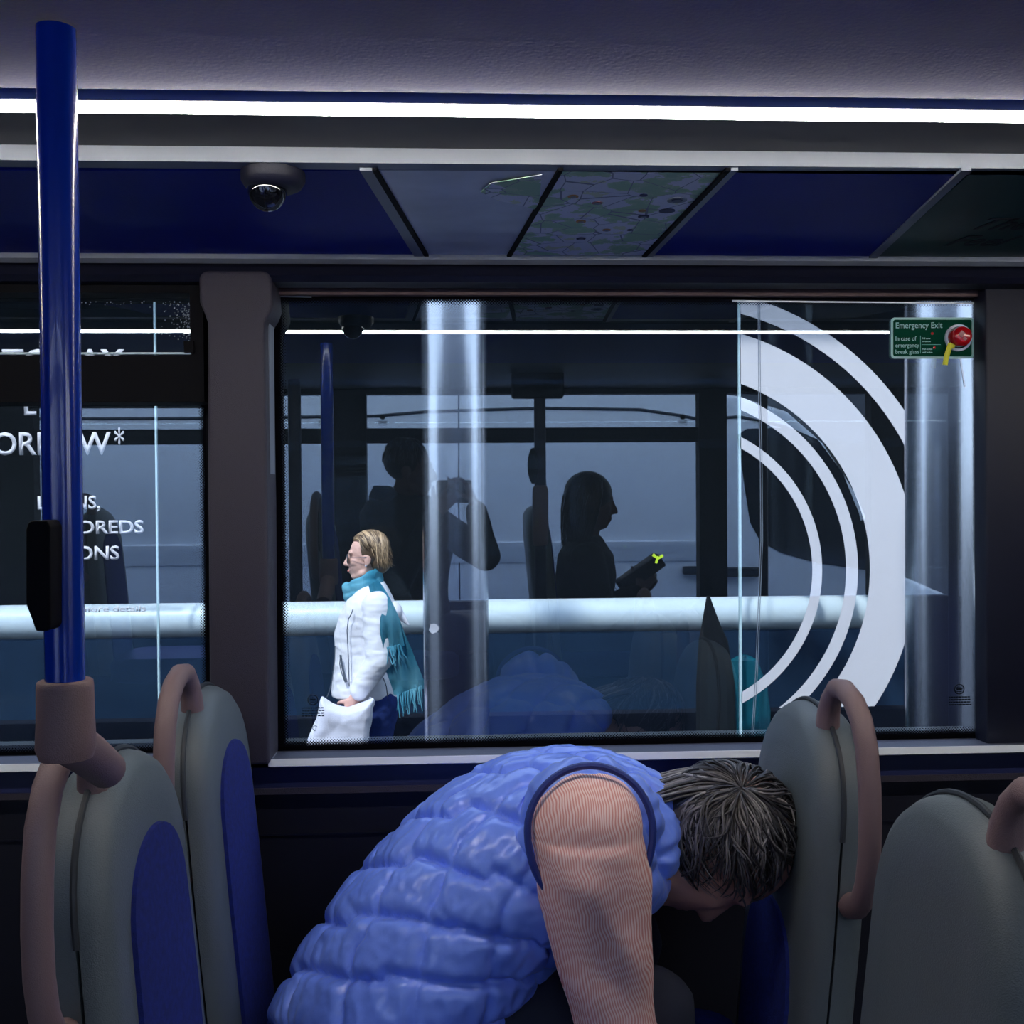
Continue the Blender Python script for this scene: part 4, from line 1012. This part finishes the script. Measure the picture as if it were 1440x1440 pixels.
mb.tube([p+V((-.02, .005, .012)), p+V((.0, .008, -.004)), p+V((.02, .005, .008))], .006, 8); mb.tube([p+V((0, .005, .006)), p+V((-.008, .008, -.022))], .006, 8)
mb = mb.build('bookmark_charm', 'lime'); tag(mb, 'small lime yellow charm at the tip of the dark book, sunlit brightness added as glow', 'charm')

# ============================================================ VAN AND BUILDING ON THE OTHER SIDE
YV = 6.5
def Vn(px, py): return vat(px, py, YV)
van = empty('delivery_van', (0, 2*D-YV-1, -.12)); tag(van, 'large white delivery van parked beside the bus, seen mirrored', 'van')
prof = [(-360, 545), (0, 543), (600, 540), (960, 545), (1040, 556), (1110, 578), (1160, 622), (1205, 690), (1240, 770), (1262, 806), (1330, 835), (1400, 880), (1420, 960)]
pts = [Vn(x, y) for x, y in prof]; z_low = .25
pts += [V((pts[-1].x, pts[-1].y, z_low)), V((pts[0].x, pts[0].y, z_low))]
yv = 2*D-YV
MB().prism(pts, (0, -1.95, 0)).build('body', 'van', van, bevel=.05)
for (pts_, m, nm, dy, th) in (
    ([(1037, 612), (1050, 603), (1110, 601), (1150, 618), (1185, 665), (1208, 722), (1222, 785), (1220, 802), (1150, 792), (1100, 778), (1070, 762), (1055, 735), (1048, 690)], 'wglass', 'side_window', .004, .01),):
    MB().prism([vat(x, y, YV)+V((0, dy, 0)) for x, y in pts_], (0, -th, 0)).build(nm, m, van)
def vstrip(name, p0s, r, m, dy=.0): MB().tube([Vn(x, y)+V((0, dy, 0)) for x, y in p0s], r, 8).build(name, m, van, smooth=True)
vstrip('gutter', [(-300, 590), (300, 588), (530, 585), (600, 579), (760, 574), (900, 576), (955, 584), (985, 590), (1040, 586), (1105, 600), (1150, 625)], .010, 'wglass')
vstrip('door_seam', [(645, 545), (645, 700), (647, 900), (647, 1000)], .005, 'wglass', .0)
MB().extr([(yv+.03, Vn(0, 775).z), (yv+.03, Vn(0, 770).z), (yv-.02, Vn(0, 766).z), (yv-.02, Vn(0, 800).z), (yv+.01, Vn(0, 798).z)], Vn(-300, 0).x, Vn(975, 0).x).build('side_moulding', 'van', van, smooth=False)
MB().box(Vn(955, 0).x, Vn(995, 0).x, yv, yv+.05, Vn(0, 818).z, Vn(0, 806).z).build('door_handle', 'wglass', van, bevel=.01)
MB().box(Vn(1010, 0).x, Vn(1062, 0).x, yv, yv+.05, Vn(0, 822).z, Vn(0, 808).z).build('door_handle', 'wglass', van, bevel=.01)
MB().box(Vn(1205, 0).x, Vn(1240, 0).x, yv+.02, yv+.2, Vn(0, 800).z, Vn(0, 740).z).build('wing_mirror', 'wglass', van, bevel=.02)
for x in (-2.2, 2.35):
    for y in (yv-.12, yv-1.83):
        w_ = MB().tube([V((x, y-.1, .22)), V((x, y+.1, .22))], .34, 32).build('wheel', 'tyre', van, smooth=True, ang=50)
        MB().tube([V((x, y-.11, .22)), V((x, y+.11, .22))], .18, 24).build('hub', 'strip', w_, smooth=True, ang=50)
fb = empty('stone_building', (0, -12, 0)); tag(fb, 'grey stone building across the street beyond the van', 'building')
MB().box(-13.5, 13.5, -13.5, -12, -.12, 7).build('facade', 'brick', fb)
for i in range(9):
    for z in (.8, 3.9): MB().box(-12+i*2.8, -10.6+i*2.8, -12.02, -11.95, z, z+1.8).build('window', 'wglass', fb)

# ============================================================ EMERGENCY SIGN
ys = D-.004; 
sg = empty('emergency_sign', at(1311, 475, ys)); tag(sg, 'green emergency exit sign with red break glass button stuck to the window', 'sign')
def rrect(x0, y0, x1, y1, Y, r=5):
    pts = []
    for cx, cy, a0 in ((x1-r, y1-r, -90), (x1-r, y0+r, 0), (x0+r, y0+r, 90), (x0+r, y1-r, 180)):
        for k in range(6): a = radians(a0+18*k); pts.append(at(cx+r*cos(a), cy-r*sin(a), Y))
    return pts
MB().prism(rrect(1253.5, 446.5, 1369.5, 504, ys), (0, .003, 0)).build('border', 'mint', sg)
MB().prism(rrect(1256.5, 449.5, 1366.5, 501, ys-.0015, 3), (0, .002, 0)).build('plate', 'green', sg)
def stext(body, px, py, h, m='mint', sx=1.0, bold=.0001):
    s_ = h/FPX*ys/.72; text(body, 'lettering', m, sg, at(px, py, ys-.002), X_+Z_*.007, Z_, s_, ext=.0002, sx=sx, bold=bold)
stext('Emergency Exit', 1259, 461.5, 8.5, sx=.93)
stext('In case of', 1259, 479, 6.2, sx=.92); stext('emergency', 1259, 488.5, 6.2, sx=.92); stext('break glass', 1259, 497.5, 6.2, sx=.92)
for k, (x, y) in enumerate(((1297, 477), (1297, 481), (1297, 492), (1297, 496.5))): stext(('Pull cover', 'to expose', 'Push button', 'until broken')[k], x, y, 2.4, sx=.9)
MB().prism([at(x, y, ys-.0018) for x, y in ((1294.2, 472), (1294.8, 472), (1294.8, 497), (1294.2, 497))], (0, .0004, 0)).build('rule', 'mint2', sg)
MB().prism([at(x, y, ys-.0018) for x, y in ((1296, 484.3), (1323, 484.3), (1323, 484.9), (1296, 484.9))], (0, .0004, 0)).build('rule', 'mint2', sg)
for x, y in ((1311, 469), (1314, 489)):
    c_ = at(x, y, ys-.002); MB().ell(c_, X_*.0028, Y_*.0006, Z_*.0028).build('pictogram', 'red', sg, smooth=True)
def cyl(c_, r, y0, y1, m, nm, par, n=40): MB().tube([V((c_.x, y0, c_.z)), V((c_.x, y1, c_.z))], r, n).build(nm, m, par, smooth=True, ang=50)
c_ = at(1346, 475.5, ys); cyl(c_, .026, ys-.008, ys, 'white', 'collar_ring', sg); cyl(c_, .0215, ys-.009, ys-.004, 'black', 'collar_gap', sg)
c2_ = at(1350.5, 473.5, ys-.02); bt = MB(); R = []
for r, dy in ((.0185, .018), (.0195, .01), (.0195, -.006), (.0175, -.012), (.011, -.015)):
    R.append([V((c2_.x+r*cos(a), c2_.y+dy, c2_.z+r*sin(a))) for a in [2*pi*i/40 for i in range(40)]])
bt.rings(R); btn = bt.build('button', 'red', sg, smooth=True, ang=60)
MB().obox((c2_.x-.0045, c2_.y-.0156, c2_.z+.003), V((.0035, 0, -.003)), Y_*.0006, V((.0035, 0, .004))).build('button_mark', 'rose', btn)
MB().obox((c2_.x+.0015, c2_.y-.0156, c2_.z-.006), V((.0025, 0, -.002)), Y_*.0006, V((.0018, 0, .002))).build('button_mark', 'rose', btn)
MB().tube(spl([at(1337, 483, ys-.022), at(1334, 492, ys-.024), at(1331, 502, ys-.022), at(1329, 513, ys-.02)], 8), [.0045, .0052, .005, .0052, .0052, .005, .005, .005], 8, flat=X_, k=.35).build('pull_tag', 'yellow', sg, smooth=True)
MB().tube([at(1335, 484, ys-.022), at(1342, 488, ys-.022)], .004, 8, flat=Z_, k=.5).build('pull_tag', 'yellow', sg, smooth=True)

# ============================================================ LIGHT, WORLD, CAMERA
wd_ = bpy.data.worlds.new('sky'); bpy.context.scene.world = wd_; wd_.use_nodes = True
nt = wd_.node_tree; nt.nodes.clear(); N = nt.nodes; L = nt.links
out = N.new('ShaderNodeOutputWorld'); bg = N.new('ShaderNodeBackground'); L.new(bg.outputs[0], out.inputs[0])
tc = N.new('ShaderNodeTexCoord'); sp = N.new('ShaderNodeSeparateXYZ'); L.new(tc.outputs['Generated'], sp.inputs[0])
rp = N.new('ShaderNodeValToRGB'); e = rp.color_ramp.elements
e[0].position = .485; e[0].color = (.035, .036, .045, 1); e[1].position = 1; e[1].color = (.48, .58, .92, 1)
q = e.new(.512); q.color = (.84, .90, .98, 1); q = e.new(.7); q.color = (.70, .82, 1.0, 1)
ma = N.new('ShaderNodeMath'); ma.operation = 'MULTIPLY_ADD'; ma.inputs[1].default_value = .5; ma.inputs[2].default_value = .5
L.new(sp.outputs[2], ma.inputs[0]); L.new(ma.outputs[0], rp.inputs[0]); L.new(rp.outputs[0], bg.inputs[0]); bg.inputs[1].default_value = 5.2
sun = bpy.data.lights.new('sun', 'SUN'); sun.energy = 7.5; sun.angle = radians(4); sun.color = (1, .95, .9)
so = bpy.data.objects.new('sun', sun); C.objects.link(so)
so.rotation_euler = V((.28, .62, -1.0)).to_track_quat('-Z', 'Y').to_euler()
cam = bpy.data.cameras.new('camera_view'); co = bpy.data.objects.new('camera_view', cam); C.objects.link(co)
cam.sensor_width = 36; cam.lens = 36*FPX/1440; cam.clip_start = .01; cam.clip_end = 200
mt = Matrix((rt, up, -fw)).transposed().to_4x4(); mt.translation = CAM; co.matrix_world = mt
sc_n = bpy.context.scene; sc_n.camera = co
sc_n.view_settings.view_transform = 'Standard'; sc_n.view_settings.look = 'None'; sc_n.view_settings.exposure = .0; sc_n.view_settings.gamma = 1
sc_n.view_settings.use_curve_mapping = False
sc_n.cycles.use_denoising = True; sc_n.cycles.max_bounces = 10; sc_n.cycles.transparent_max_bounces = 24; sc_n.cycles.sample_clamp_indirect = 6
sc_n.cycles.glossy_bounces = 5; sc_n.cycles.caustics_reflective = False
